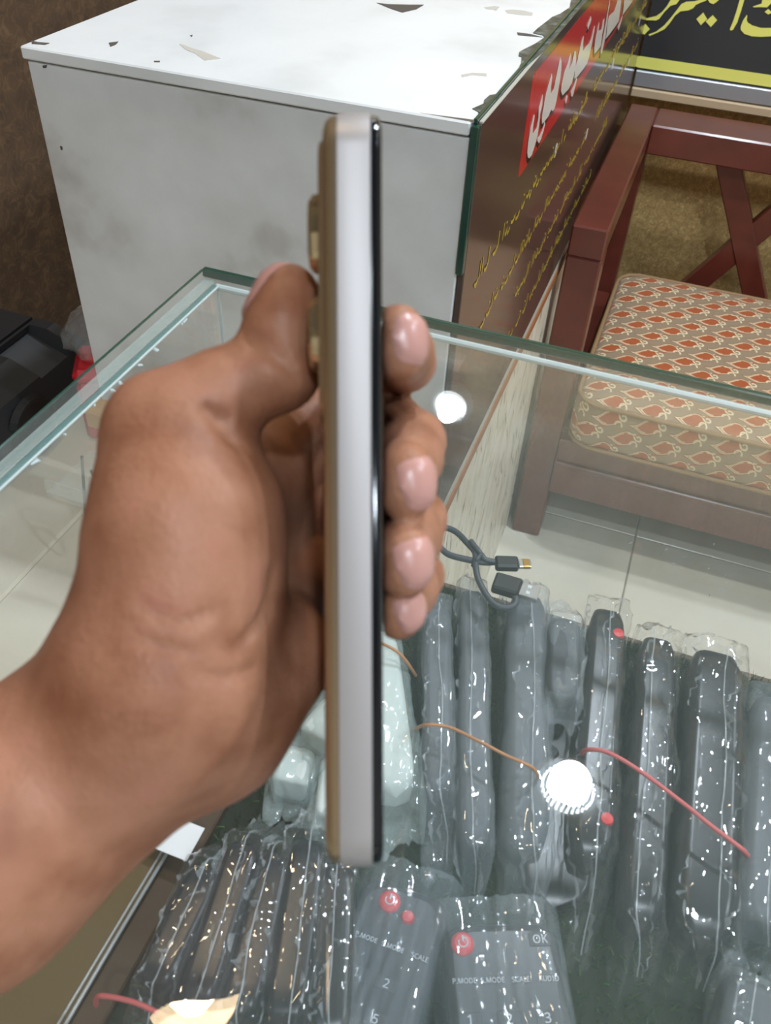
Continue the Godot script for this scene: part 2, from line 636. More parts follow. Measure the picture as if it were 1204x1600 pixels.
func white_counter() -> void:
	var t := thing("white_counter", "tall white laminate counter with chipped edges behind the glass showcase", "counter")
	obj("carcass", box_mesh(Vector3(BX0 + 0.002, 0, BZ1), Vector3(BX1, 0.979, BZ0 - 0.003), 0.001), mats.grimy_laminate, t)
	obj("top_slab", box_mesh(Vector3(BX0, 0.981, BZ1), Vector3(BX1 - 0.001, 0.991, BZ0), 0.0012), mats.white_laminate, t)
	cut_part(t, "torn_film", mats.torn_film, "y", 0.991, V2([-0.1746, 1.1088, -0.1658, 1.0641, -0.1605, 1.0282, -0.1642, 0.9962, -0.1688, 0.9791, -0.1707, 0.9502, -0.1724, 0.9292, -0.1727, 0.9097, -0.1619, 0.9066, -0.1594, 0.8987, -0.1627, 0.8727, -0.1671, 0.8528, -0.1693, 0.8402, -0.167, 0.8277, -0.1638, 0.8267, -0.1599, 0.8076, -0.1556, 0.7696, -0.1528, 0.8168, -0.1502, 0.8567, -0.1497, 0.9492, -0.1499, 1.0347, -0.1502, 1.0738, -0.1503, 1.1241]), 0.0006)
	cut_part(t, "torn_film", mats.torn_film, "y", 0.991, V2([-0.155, 0.7192, -0.1621, 0.711, -0.163, 0.6977, -0.1611, 0.6883, -0.1659, 0.6735, -0.1572, 0.6673, -0.1562, 0.6726, -0.155, 0.6894, -0.1533, 0.7201]), 0.0006)
	cut_part(t, "chip", mats.chip, "y", 0.991, V2([-0.3434, 0.939, -0.3319, 0.94, -0.311, 0.9498, -0.2983, 0.9576, -0.2994, 0.9361, -0.3077, 0.9166, -0.3229, 0.9247]), 0.0004)
	cut_part(t, "chip", mats.chip, "y", 0.991, V2([-0.4945, 0.687, -0.4897, 0.6942, -0.4868, 0.6859, -0.4871, 0.6781]), 0.0004)
	cut_part(t, "chip", mats.chip, "y", 0.991, V2([-0.5535, 0.6607, -0.5457, 0.6597, -0.5361, 0.6619, -0.5367, 0.6562, -0.5474, 0.6533]), 0.0004)
	cut_part(t, "chip", mats.chip, "y", 0.991, V2([-0.4353, 0.6617, -0.4309, 0.6642, -0.4291, 0.6612, -0.4331, 0.659]), 0.0003)
	cut_part(t, "chip", mats.chip, "y", 0.991, V2([-0.4466, 0.741, -0.4455, 0.744, -0.443, 0.7384]), 0.0003)
	cut_part(t, "chip", mats.chip, "y", 0.991, V2([-0.1871, 0.9045, -0.184, 0.8956, -0.1613, 0.9001, -0.1732, 0.905]), 0.0004)
	cut_part(t, "scrape", mats.scrape, "y", 0.991, V2([-0.4417, 0.714, -0.438, 0.714, -0.4257, 0.7078, -0.4151, 0.7053, -0.4028, 0.6995, -0.3907, 0.6939, -0.3996, 0.6828, -0.4161, 0.6962, -0.4285, 0.7019]), 0.0003)
	cut_part(t, "scrape", mats.scrape, "y", 0.991, V2([-0.2184, 0.981, -0.2125, 0.9876, -0.2012, 0.9899, -0.1903, 0.9863, -0.1884, 0.9744, -0.2, 0.971, -0.2133, 0.9709]), 0.0003)
	cut_part(t, "scrape", mats.scrape, "y", 0.991, V2([-0.2405, 0.9809, -0.2323, 0.992, -0.227, 0.9914, -0.2261, 0.9748, -0.2293, 0.9773, -0.2366, 0.9759]), 0.0003)
	cut_part(t, "scrape", mats.scrape, "y", 0.991, V2([-0.1977, 0.7513, -0.1908, 0.761, -0.1794, 0.7653, -0.1774, 0.7577, -0.1891, 0.7551, -0.1951, 0.745]), 0.0002)
	# worn line under the slab, marks on the front
	cut_part(t, "worn_line", mats.edge_grime, "z", BZ0 - 0.0031, V2([-0.5538, 0.9854, -0.5125, 0.986, -0.4725, 0.9854, -0.4273, 0.9858, -0.3804, 0.9867, -0.3462, 0.9878, -0.335, 0.9885, -0.3323, 0.987, -0.3633, 0.9863, -0.4039, 0.9843, -0.4453, 0.9848, -0.4942, 0.9844, -0.5537, 0.9837]), 0.0006)
	cut_part(t, "worn_line", mats.edge_grime, "z", BZ0 - 0.0031, V2([-0.2992, 0.99, -0.2911, 0.9902, -0.2723, 0.9902, -0.2537, 0.9907, -0.2537, 0.9893, -0.2803, 0.9881, -0.2965, 0.988]), 0.0006)
	cut_part(t, "worn_line", mats.edge_grime, "z", BZ0 - 0.0031, V2([-0.2354, 0.9895, -0.2122, 0.9905, -0.1572, 0.9926, -0.157, 0.9908, -0.2019, 0.9893, -0.2353, 0.9879]), 0.0006)
	cut_part(t, "scuff", mats.chip, "z", BZ0 - 0.0031, V2([-0.5359, 0.9774, -0.5308, 0.9786, -0.5321, 0.9762, -0.5354, 0.9755]), 0.0005)
	cut_part(t, "scuff", mats.chip, "z", BZ0 - 0.0031, V2([-0.535, 0.9108, -0.5327, 0.9106, -0.5331, 0.9077, -0.5349, 0.9072]), 0.0005)
	# lower side cladding: wood strip and marbled boards
	obj("trim_strip", box_mesh(Vector3(BX1, 0.556, BZ1), Vector3(BX1 + 0.008, 0.572, BZ0 - 0.004), 0.001), mats.wood_trim, t)
	for k in 4:
		var z0 := BZ0 - 0.004 - k * 0.32
		obj("side_board", box_mesh(Vector3(BX1, 0.0, z0 - 0.3185), Vector3(BX1 + 0.004, 0.5555, z0), 0.0008), mats.marble_laminate, t)

func squiggle(mb: MB, y: float, z0: float, z1: float, h: float, sd: int) -> void:
	# a line of small handwritten Nastaliq-like strokes on the poster plane, right to left
	var rng := RandomNumberGenerator.new()
	rng.seed = sd
	var z := z0
	while z > z1:
		var w := rng.randf_range(0.008, 0.02)
		var kind := rng.randi_range(0, 3)
		var pts := PackedVector2Array()
		var th := h * 0.075
		var dip := rng.randf_range(-0.15, 0.15) * h
		if kind == 0:      # upright stroke
			pts = PackedVector2Array([Vector2(-z, y + h * 0.75), Vector2(-z + th * 1.6, y + h * 0.72), Vector2(-z + th * 1.3, y), Vector2(-z, y - h * 0.06)])
			w *= 0.4
		else:              # bowl
			var n := 8
			var inner := []
			for k in n + 1:
				var a := PI * k / n
				var ww := th * (0.25 + 1.1 * sin(a))
				var c := Vector2(-z + w * (0.5 - 0.5 * cos(a)), y + dip + h * 0.3 * (1.0 - sin(a)) * (1.0 if kind == 1 else 0.6))
				pts.append(c + Vector2(0, -ww))
				inner.append(c + Vector2(0, ww))
			inner.reverse()
			for q in inner:
				pts.append(q)
		if Geometry2D.triangulate_polygon(pts).size():
			cut_plate(mb, "x", BX1 + 0.0068, pts, 0.0003)
		if kind == 3 or kind == 1:
			var d := Vector2(-z + w * 0.5, y + h * (0.55 if kind == 1 else -0.2))
			cut_plate(mb, "x", BX1 + 0.0068, PackedVector2Array([d + Vector2(0, th), d + Vector2(th, 0), d + Vector2(0, -th), d + Vector2(-th, 0)]), 0.0003)
		z -= w * rng.randf_range(0.95, 1.3) + (0.012 if rng.randf() < 0.2 else 0.0)

func poster() -> void:
	var t := thing("notice_poster", "brown glossy notice board with red banner and Urdu lettering on counter side", "poster")
	var x := BX1 + 0.0065
	obj("board", box_mesh(Vector3(BX1 + 0.0005, 0.573, BZ1), Vector3(x, 0.989, BZ0 - 0.006), 0.0008), mats.poster_print, t)
	obj("glass_edge", box_mesh(Vector3(BX1 + 0.0002, 0.87, BZ0 - 0.006), Vector3(BX1 + 0.0062, 0.989, BZ0 + 0.0012), 0.0006), mats.green_edge, t)
	obj("top_edge", box_mesh(Vector3(BX1 + 0.0003, 0.989, BZ1), Vector3(BX1 + 0.0035, 0.993, BZ0 - 0.004), 0.0005), mats.green_edge, t)
	obj("worn_rim", box_mesh(Vector3(BX1 + 0.0036, 0.9885, BZ1), Vector3(BX1 + 0.0068, 0.9905, BZ0 - 0.008), 0.0005), mats.worn_edge, t)
	obj("worn_rim", box_mesh(Vector3(x - 0.0006, 0.573, BZ1), Vector3(x + 0.0002, 0.586, BZ0 - 0.02), 0.0001), mats.worn_edge, t)
	var mb := MB.new()
	var red := PackedVector2Array()
	for q in rr_ring(1.05, 0.094, 0.008, 4):
		red.append(q + Vector2(0.828 + 0.525, 0.931))
	cut_plate(mb, "x", x, red, 0.0002)
	obj("red_banner", mb.done(), mats.poster_red, t)
	var glyphs := [
		V2([0.8607, 0.9349, 0.8579, 0.9322, 0.8524, 0.9241, 0.8521, 0.911, 0.8555, 0.9007, 0.8621, 0.8938, 0.8706, 0.8898, 0.8829, 0.889, 0.892, 0.8956, 0.8986, 0.903, 0.8983, 0.9126, 0.8943, 0.9247, 0.8973, 0.9338, 0.891, 0.9445, 0.8874, 0.9414, 0.8813, 0.9351, 0.8873, 0.9234, 0.886, 0.9146, 0.8735, 0.913, 0.8678, 0.9156, 0.8648, 0.9236, 0.8645, 0.9318]),
		V2([0.9242, 0.9551, 0.9189, 0.95, 0.9125, 0.9427, 0.9079, 0.9358, 0.9075, 0.9259, 0.907, 0.9176, 0.9152, 0.9092, 0.9297, 0.9083, 0.9476, 0.9074, 0.9572, 0.9116, 0.968, 0.9067, 0.978, 0.9056, 0.9829, 0.9105, 0.9837, 0.9201, 0.9835, 0.9333, 0.9813, 0.9433, 0.9722, 0.9548, 0.9626, 0.9604, 0.9591, 0.9579, 0.9572, 0.9501, 0.9544, 0.9408, 0.9525, 0.9328, 0.9384, 0.9316, 0.933, 0.9405, 0.9307, 0.9494]),
		V2([0.9306, 0.9071, 0.923, 0.9007, 0.9119, 0.8989, 0.9, 0.9, 0.9037, 0.8962, 0.9153, 0.89, 0.9237, 0.8916, 0.9304, 0.8966, 0.9342, 0.9025]),
		V2([1.0246, 0.9499, 1.0188, 0.9409, 1.0045, 0.9357, 1.0008, 0.9243, 1.0034, 0.9174, 1.0209, 0.9077, 1.0366, 0.9066, 1.0591, 0.9043, 1.0749, 0.9067, 1.0802, 0.9119, 1.0827, 0.9225, 1.0748, 0.9327, 1.0616, 0.9431, 1.0515, 0.9454, 1.0502, 0.9341, 1.0363, 0.9304, 1.0325, 0.9393, 1.0322, 0.9447]),
		V2([1.1071, 0.9041, 1.0969, 0.898, 1.0784, 0.8962, 1.0914, 0.8873, 1.1026, 0.8843, 1.1074, 0.8904, 1.1105, 0.8954, 1.1136, 0.9005]),
		V2([1.0532, 0.8997, 1.0473, 0.8952, 1.0557, 0.8891, 1.061, 0.8904, 1.0606, 0.8963]),
		V2([1.1039, 0.9492, 1.0938, 0.9449, 1.0895, 0.9351, 1.0883, 0.927, 1.0828, 0.9183, 1.0905, 0.9069, 1.1123, 0.9039, 1.15, 0.9024, 1.1773, 0.9019, 1.1858, 0.909, 1.1886, 0.9209, 1.1885, 0.9351, 1.184, 0.9426, 1.1783, 0.939, 1.1727, 0.9298, 1.1635, 0.9283, 1.1403, 0.9301, 1.1203, 0.9296, 1.1105, 0.9386, 1.1061, 0.9462]),
		V2([1.221, 0.9388, 1.2163, 0.9309, 1.2146, 0.9204, 1.2208, 0.9081, 1.2334, 0.9, 1.2691, 0.8979, 1.284, 0.8983, 1.2751, 0.9127, 1.2756, 0.9219, 1.2659, 0.9341, 1.2541, 0.9337, 1.2551, 0.9235, 1.2297, 0.9271, 1.2245, 0.9336]),
		V2([1.2831, 0.9516, 1.2851, 0.9385, 1.288, 0.9268, 1.2908, 0.9102, 1.2917, 0.8898, 1.3042, 0.8824, 1.3116, 0.8841, 1.3176, 0.8995, 1.3037, 0.9198, 1.2928, 0.9351, 1.2907, 0.9483]),
		V2([1.3787, 0.9336, 1.3652, 0.9236, 1.313, 0.9273, 1.3099, 0.9175, 1.3215, 0.9064, 1.3241, 0.8971, 1.3632, 0.8954, 1.4074, 0.8941, 1.4431, 0.8949, 1.4363, 0.9045, 1.4263, 0.9187, 1.4189, 0.9261]),
		V2([1.4559, 0.9191, 1.473, 0.9056, 1.4769, 0.8954, 1.5144, 0.8943, 1.567, 0.8928, 1.5917, 0.8936]),
		V2([1.4781, 0.8946, 1.4673, 0.8889, 1.4445, 0.8863, 1.4658, 0.877, 1.4733, 0.8823, 1.4829, 0.8889]),
		V2([1.134, 0.9629, 1.1231, 0.959, 1.1192, 0.9558, 1.1288, 0.9504, 1.137, 0.9537, 1.1431, 0.9574])]
	for g in glyphs:
		cut_part(t, "letter_stroke", mats.poster_white, "x", x + 0.0005, g, 0.0002)
		var s := PackedVector2Array()
		for q in g:
			s.append(q + Vector2(-0.0015, -0.0045))
		cut_part(t, "letter_outline", mats.poster_black, "x", x + 0.0002, s, 0.0002)
	for d in [Vector3(-0.1513, 0.8397, -1.0461), Vector3(-0.1513, 0.7709, -1.3247), Vector3(-0.1513, 0.8257, -1.4884), Vector3(-0.1513, 0.7624, -1.7605), Vector3(-0.1513, 0.8209, -1.8004)]:
		var ring := PackedVector2Array()
		for k in 12:
			ring.append(Vector2(-d.z + cos(TAU * k / 12) * 0.007, d.y + sin(TAU * k / 12) * 0.0085))
		cut_part(t, "printed_dot", mats.poster_white, "x", x + 0.0002, ring, 0.0002)
	mb = MB.new()
	squiggle(mb, 0.838, -0.69, -1.25, 0.022, 3)
	squiggle(mb, 0.768, -0.74, -1.3, 0.022, 4)
	squiggle(mb, 0.708, -0.92, -1.6, 0.022, 5)
	squiggle(mb, 0.648, -0.92, -1.5, 0.022, 6)
	squiggle(mb, 0.838, -1.3, -1.85, 0.022, 7)
	squiggle(mb, 0.768, -1.4, -1.85, 0.022, 8)
	obj("small_lettering", mb.done(), mats.poster_gold, t).set_meta("kind", "stuff")

func sign_board() -> void:
	var t := thing("shop_sign", "black sign board with yellow Urdu lettering and stripe above the bench", "sign")
	var z := -1.95
	obj("board", box_mesh(Vector3(-0.15, 0.70, -2.019), Vector3(1.3, 1.35, z - 0.001), 0.001), mats.sign_board, t)
	obj("frame", box_mesh(Vector3(-0.15, 0.674, -2.019), Vector3(1.3, 0.703, z + 0.006), 0.002), mats.aluminium, t)
	obj("wooden_ledge", box_mesh(Vector3(-0.15, 0.655, -2.019), Vector3(1.3, 0.672, z + 0.012), 0.002), mats.pale_wood, t)
	var mb := MB.new()
	var st := PackedVector2Array()
	for q in rr_ring(1.4, 0.021, 0.009, 4):
		st.append(q + Vector2(-0.157 + 0.7, 0.7175))
	cut_plate(mb, "z", z, st, 0.0004)
	obj("yellow_stripe", mb.done(), mats.sign_yellow, t)
	for g in [
		V2([-0.1157, 0.8305, -0.1196, 0.82, -0.1259, 0.8091, -0.1351, 0.8008, -0.1531, 0.7945, -0.1523, 0.7915, -0.1332, 0.7934, -0.1283, 0.7965, -0.1214, 0.8096, -0.1131, 0.8208, -0.1029, 0.825, -0.0993, 0.8324, -0.0847, 0.848, -0.1019, 0.846]),
		V2([-0.0638, 0.8365, -0.0718, 0.8336, -0.0866, 0.8309, -0.0942, 0.826, -0.0986, 0.8174, -0.1061, 0.8033, -0.1157, 0.7877, -0.1284, 0.7746, -0.1418, 0.7677, -0.1389, 0.7655, -0.1257, 0.7729, -0.1138, 0.7806, -0.1073, 0.7908, -0.1001, 0.8061, -0.0921, 0.8141, -0.0783, 0.8172, -0.0707, 0.8217, -0.0669, 0.8282, -0.0584, 0.8332, -0.0507, 0.8371, -0.0468, 0.8464, -0.0574, 0.8452]),
		V2([-0.0478, 0.8384, -0.0432, 0.834, -0.0362, 0.8328, -0.031, 0.8374, -0.0287, 0.8406, -0.0278, 0.8486, -0.0511, 0.8459]),
		V2([-0.0504, 0.8171, -0.0402, 0.8072, -0.0487, 0.7956, -0.0598, 0.8048]),
		V2([-0.032, 0.8149, -0.0216, 0.8075, -0.0298, 0.7946, -0.0418, 0.803]),
		V2([-0.152, 0.7853, -0.1414, 0.7772, -0.1496, 0.7662, -0.1607, 0.7737]),
		V2([0.0081, 0.8449, 0.0082, 0.8271, 0.0073, 0.809, 0.0053, 0.7955, 0.0078, 0.7932, 0.0115, 0.7953, 0.0153, 0.808, 0.0162, 0.8261, 0.0164, 0.8458, 0.0151, 0.8632, 0.0079, 0.8623]),
		V2([0.0281, 0.8226, 0.0246, 0.8131, 0.0235, 0.8029, 0.0253, 0.797, 0.0338, 0.791, 0.0478, 0.7887, 0.0649, 0.7898, 0.0821, 0.793, 0.1003, 0.8004, 0.1134, 0.8121, 0.1135, 0.824, 0.1042, 0.8139, 0.0775, 0.8066, 0.0601, 0.8044, 0.0442, 0.8065, 0.0342, 0.8103, 0.0309, 0.8139, 0.0298, 0.8208]),
		V2([0.0474, 0.8494, 0.0482, 0.8437, 0.0343, 0.8371, 0.0368, 0.8361, 0.049, 0.8379, 0.0595, 0.8387, 0.0644, 0.8456, 0.0666, 0.8555, 0.0502, 0.8536]),
		V2([0.0623, 0.8365, 0.0685, 0.8333, 0.0707, 0.8307, 0.0653, 0.8276, 0.0577, 0.8311])]:
		cut_part(t, "letter_stroke", mats.sign_yellow, "z", z, g, 0.0004)

func bench() -> void:
	var t := thing("wooden_bench", "dark red lacquered wooden bench with crossed back bars", "bench")
	var w: Material = mats.lacquered_wood
	for s in 2:
		var x0 := -0.142 if s == 0 else 1.09
		obj("armrest", box_mesh(Vector3(x0, 0.600, -1.91), Vector3(x0 + 0.056, 0.651, -1.288), 0.003), w, t)
		obj("front_leg", box_mesh(Vector3(x0, 0, -1.345), Vector3(x0 + 0.056, 0.600, -1.29), 0.003), w, t)
		obj("rear_leg", box_mesh(Vector3(x0, 0, -1.91), Vector3(x0 + 0.056, 0.600, -1.85), 0.003), w, t)
		obj("side_rail", box_mesh(Vector3(x0 + 0.004, 0.20, -1.85), Vector3(x0 + 0.052, 0.268, -1.345), 0.002), w, t)
		obj("side_slat", box_mesh(Vector3(x0 + 0.02, 0.268, -1.62), Vector3(x0 + 0.036, 0.600, -1.54), 0.002), w, t)
	obj("top_rail", box_mesh(Vector3(-0.086, 0.595, -1.91), Vector3(1.09, 0.6505, -1.80), 0.003), w, t)
	obj("back_rail", box_mesh(Vector3(-0.086, 0.20, -1.895), Vector3(1.09, 0.27, -1.845), 0.003), w, t)
	for k in 3:
		var xc := 0.155 + k * 0.36
		var mb := MB.new()
		add_beam(mb, Vector3(xc - 0.092, 0.605, -1.868), Vector3(xc + 0.082, 0.268, -1.868), 0.046, 0.03)
		obj("cross_bar", mb.done(), w, t)
		mb = MB.new()
		add_beam(mb, Vector3(xc + 0.105, 0.605, -1.866), Vector3(xc - 0.105, 0.268, -1.87), 0.046, 0.024)
		obj("cross_bar", mb.done(), w, t)
	obj("front_rail", box_mesh(Vector3(-0.086, 0.135, -1.31), Vector3(1.09, 0.262, -1.275), 0.003), w, t)
	obj("rail_moulding", box_mesh(Vector3(-0.086, 0.205, -1.275), Vector3(1.09, 0.215, -1.268), 0.002), w, t)
	obj("seat_board", box_mesh(Vector3(-0.086, 0.25, -1.845), Vector3(1.09, 0.268, -1.31), 0.001), w, t)
	# cushion
	var c := thing("seat_cushion", "rust and cream brocade seat cushion lying on the wooden bench", "cushion")
	var mb2 := MB.new()
	var rows := []
	var lev := [[0.0, 0.02], [0.006, 0.006], [0.02, 0.0], [0.075, 0.0], [0.092, 0.005], [0.101, 0.018], [0.105, 0.05], [0.108, 0.11]]
	for l in lev:
		var row := PackedVector3Array()
		for q in rr_ring(1.16 - 2.0 * l[1], 0.515 - 2.0 * l[1], maxf(0.045 - l[1] * 0.3, 0.01), 6):
			row.append(Vector3(0.503 + q.x, 0.269 + l[0], -1.508 + q.y))
		rows.append(row)
	mb2.grid(rows, true)
	mb2.fan(rows[-1], Vector3.UP)
	mb2.fan(rows[0], Vector3.DOWN)
	obj("cover", mb2.done(), mats.brocade, c)
	for h in [0.095, 0.006]:
		var path := []
		for q in rr_loop(1.16 - 0.006, 0.515 - 0.006, 0.045, 150):
			path.append(Vector3(0.503 + q.x, 0.269 + h, -1.508 + q.y))
		path.append(path[0])
		obj("piping", tube_mesh(path, 0.0042, 6, 1), mats.piping, c)

const GX := -0.2428
const GZ := -0.3940
const GY := 0.9748
const SY := 0.7774

func showcase() -> void:
	var t := thing("glass_showcase", "glass topped display showcase with green glass edges in the foreground", "showcase")
	var g: Material = mats.glass
	obj("top_pane", box_mesh(Vector3(GX + 0.00168, GY - 0.00504, GZ + 0.00336), Vector3(0.9, GY, 0.16), 0.0), g, t)
	obj("back_pane", box_mesh(Vector3(GX + 0.00504, SY, GZ + 0.00042), Vector3(0.9, GY - 0.00546, GZ + 0.00546), 0.0), g, t)
	obj("left_pane", box_mesh(Vector3(GX + 0.00546, SY, GZ + 0.00588), Vector3(GX + 0.0105, GY - 0.00546, 0.15), 0.0), g, t)
	obj("back_edge", box_mesh(Vector3(GX, GY - 0.00521, GZ), Vector3(0.9, GY + 0.00008, GZ + 0.00378), 0.0008), mats.green_edge, t)
	obj("back_bead", box_mesh(Vector3(GX + 0.01008, GY - 0.00882, GZ + 0.00554), Vector3(0.9, GY - 0.00546, GZ + 0.00882), 0.001), mats.silicone, t)
	obj("left_edge", box_mesh(Vector3(GX, GY - 0.00134, GZ + 0.00378), Vector3(GX + 0.00118, GY + 0.00008, 0.16), 0.0004), mats.green_edge, t)
	obj("left_joint", box_mesh(Vector3(GX + 0.00185, GY - 0.00571, GZ + 0.0042), Vector3(GX + 0.00882, GY - 0.00512, 0.16), 0.0002), mats.frosted_joint, t)
	obj("left_glue", box_mesh(Vector3(GX + 0.0089, GY - 0.00756, GZ + 0.0084), Vector3(GX + 0.01218, GY - 0.00521, 0.16), 0.0006), mats.teal_glue, t)
	obj("left_bead", box_mesh(Vector3(GX + 0.01226, GY - 0.0063, GZ + 0.0084), Vector3(GX + 0.01344, GY - 0.00512, 0.16), 0.0003), mats.silicone, t)
	obj("corner_bead", box_mesh(Vector3(GX + 0.01058, SY, GZ + 0.00588), Vector3(GX + 0.01226, GY - 0.00756, GZ + 0.00756), 0.0005), mats.silicone, t)
	var rng := RandomNumberGenerator.new()
	rng.seed = 9
	var mb := MB.new()
	for k in 14:
		var z := GZ + 0.0168 + pow(rng.randf(), 0.8) * 0.235
		var s := rng.randf_range(0.0006, 0.0016)
		add_box(mb, Transform3D(Basis.from_euler(Vector3(0, rng.randf() * 3.0, 0)), Vector3(GX + 0.01327 + rng.randf_range(-0.001, 0.002), GY - 0.00714, z)), Vector3(s * 1.6, 0.0012, s * 3.0), 0.0004)
	obj("glue_blob", mb.done(), mats.silicone, t).set_meta("kind", "stuff")
	# dried smears on the inside of the back pane
	mb = MB.new()
	for p in [Vector3(0.0695, 0.8779, -0.387), Vector3(0.0711, 0.8693, -0.387), Vector3(0.0722, 0.8592, -0.387), Vector3(0.0717, 0.8498, -0.387), Vector3(0.0532, 0.8558, -0.387), Vector3(0.0577, 0.8528, -0.387), Vector3(0.0465, 0.8648, -0.387), Vector3(0.0268, 0.8624, -0.387), Vector3(0.0819, 0.8568, -0.387), Vector3(0.0832, 0.8453, -0.387), Vector3(0.0777, 0.854, -0.387), Vector3(0.0786, 0.8388, -0.387)]:
		add_box(mb, Transform3D(Basis.from_euler(Vector3(0, 0, rng.randf() * 3.0)), p), Vector3(rng.randf_range(0.0008, 0.0022), rng.randf_range(0.0005, 0.0011), 0.0001), 0.0)
	obj("dried_smear", mb.done(), mats.bag_seam, t).set_meta("kind", "stuff")
	obj("shelf_board", box_mesh(Vector3(GX, SY - 0.02, GZ), Vector3(0.9, SY - 0.0005, 0.16), 0.001), mats.cabinet_wood, t)
	obj("cabinet_body", box_mesh(Vector3(0.35, 0.0, -0.36), Vector3(0.88, SY - 0.0205, 0.15), 0.002), mats.cabinet_wood, t)
	obj("cabinet_leg", box_mesh(Vector3(GX + 0.0084, 0.0, 0.08), Vector3(GX + 0.042, SY - 0.0205, 0.12), 0.002), mats.cabinet_wood, t)
	obj("front_pane", box_mesh(Vector3(GX + 0.01176, SY, 0.15), Vector3(0.9, GY - 0.00546, 0.156), 0.0), g, t)

func left_corner() -> void:
	# low cream ledge along the left wall
	var lg := thing("low_ledge", "low cream topped ledge running along the left wall below the speaker", "ledge")
	obj("ledge_body", box_mesh(Vector3(-0.968, 0, -0.81), Vector3(-0.566, 0.478, 0.9), 0.002), mats.wall_paint, lg)
	obj("ledge_body", box_mesh(Vector3(-0.564, 0, -0.636), Vector3(-0.33, 0.478, 0.9), 0.002), mats.wall_paint, lg)
	obj("ledge_top", box_mesh(Vector3(-0.969, 0.48, -0.815), Vector3(-0.565, 0.5, 0.9), 0.003), mats.floor_tile, lg)
	obj("ledge_top", box_mesh(Vector3(-0.5645, 0.48, -0.638), Vector3(-0.325, 0.5, 0.9), 0.003), mats.floor_tile, lg)
	# portable speaker, its length along the wall
	var t := thing("portable_speaker", "black plastic portable speaker with a recessed carry handle by the wall", "speaker", Vector3(-0.77, 0.5, -0.795))
	var body := CSGCombiner3D.new()
	body.name = "cabinet"
	var prof := CSGPolygon3D.new()
	prof.name = "shell"
	prof.polygon = PackedVector2Array([Vector2(-0.075, 0.0), Vector2(-0.092, 0.02), Vector2(-0.095, 0.075), Vector2(-0.07, 0.104), Vector2(0.045, 0.104), Vector2(0.085, 0.088), Vector2(0.102, 0.06), Vector2(0.092, 0.02), Vector2(0.065, 0.0)])
	prof.depth = 0.33
	prof.position = Vector3(0, 0, 0.33)
	prof.material = mats.speaker_plastic
	body.add_child(prof)
	for cutter in [[Vector3(0.07, 0.05, 0.075), Vector3(0.055, 0.1, 0.055), -22.0, mats.speaker_panel], [Vector3(0.005, 0.02, 0.2), Vector3(0.012, 0.102, 0.10), 0.0, mats.speaker_grille], [Vector3(0.2, 0.03, 0.02), Vector3(0.12, 0.12, -0.004), 45.0, mats.speaker_plastic]]:
		var cut := CSGBox3D.new()
		cut.name = "cutter"
		cut.size = cutter[0]
		cut.position = cutter[1]
		cut.rotation.z = deg_to_rad(cutter[2])
		if cutter[0].x > 0.1:
			cut.rotation = Vector3(deg_to_rad(45), 0, 0)
		cut.operation = CSGShape3D.OPERATION_SUBTRACTION
		cut.material = cutter[3]
		body.add_child(cut, true)
	t.add_child(body)
	obj("woofer_grille", lathe_mesh([[0.0, 0.004], [0.03, 0.006], [0.036, 0.008], [0.04, 0.0]], 28, Basis(Vector3.BACK, -PI / 2)), mats.speaker_grille, t, Vector3(0.098, 0.05, 0.14))
	obj("woofer_grille", lathe_mesh([[0.0, 0.004], [0.03, 0.006], [0.036, 0.008], [0.04, 0.0]], 28, Basis(Vector3.BACK, -PI / 2)), mats.speaker_grille, t, Vector3(0.098, 0.05, 0.27))
	for k in 3:
		obj("knob", lathe_mesh([[0.0, 0.006], [0.006, 0.006], [0.007, 0.0]], 14), mats.speaker_panel, t, Vector3(-0.045, 0.104, 0.06 + k * 0.03))
	# red tub and crumpled clear bag between speaker and counter
	var r := thing("red_box", "red plastic box standing between the black speaker and white counter", "box", Vector3(-0.622, 0.5, -0.75))
	r.rotation.y = 0.5
	obj("body", box_mesh(Vector3(-0.034, 0, -0.034), Vector3(0.034, 0.085, 0.034), 0.006), mats.red_plastic, r)
	obj("lid", box_mesh(Vector3(-0.036, 0.085, -0.036), Vector3(0.036, 0.105, 0.036), 0.008), mats.red_plastic, r)
	var mb := MB.new()
	var f := noise(9.0, 61, 3)
	var rows := []
	for j in 16:
		var row := PackedVector3Array()
		for i in 20:
			var a := TAU * i / 20
			var h := float(j) / 15
			var rad := (0.036 * sin(PI * (0.12 + 0.85 * h)) + 0.004) * (1.0 + 0.35 * f.get_noise_3d(cos(a) * 0.3, h * 0.5, sin(a) * 0.3))
			row.append(Vector3(cos(a) * rad, h * 0.075, sin(a) * rad))
		rows.append(row)
	mb.grid(rows, true)
	tag(obj("crumpled_bag", mb.done(), mats.bag_milky, self, Vector3(-0.622, 0.6055, -0.75)), "crumpled clear plastic bag sitting on the red box", "bag")
	# low stand with wooden bar and acrylic shelf
	var s2 := thing("display_stand", "low stand with a pale wooden bar and clear acrylic shelf left of showcase", "stand", Vector3(-0.31, 0, -0.5))
	obj("wooden_bar", box_mesh(Vector3(-0.215, 0.640, -0.112), Vector3(0.0, 0.662, -0.085), 0.002), mats.cork, s2)
	obj("acrylic_shelf", box_mesh(Vector3(-0.205, 0.618, -0.07), Vector3(0.0, 0.624, 0.005), 0.001), mats.acrylic, s2)
	obj("shelf_lip", box_mesh(Vector3(-0.205, 0.624, 0.0), Vector3(0.0, 0.640, 0.005), 0.001), mats.acrylic, s2)
	obj("upright", box_mesh(Vector3(-0.02, 0.5, -0.106), Vector3(-0.005, 0.640, -0.09), 0.001), mats.cork, s2)
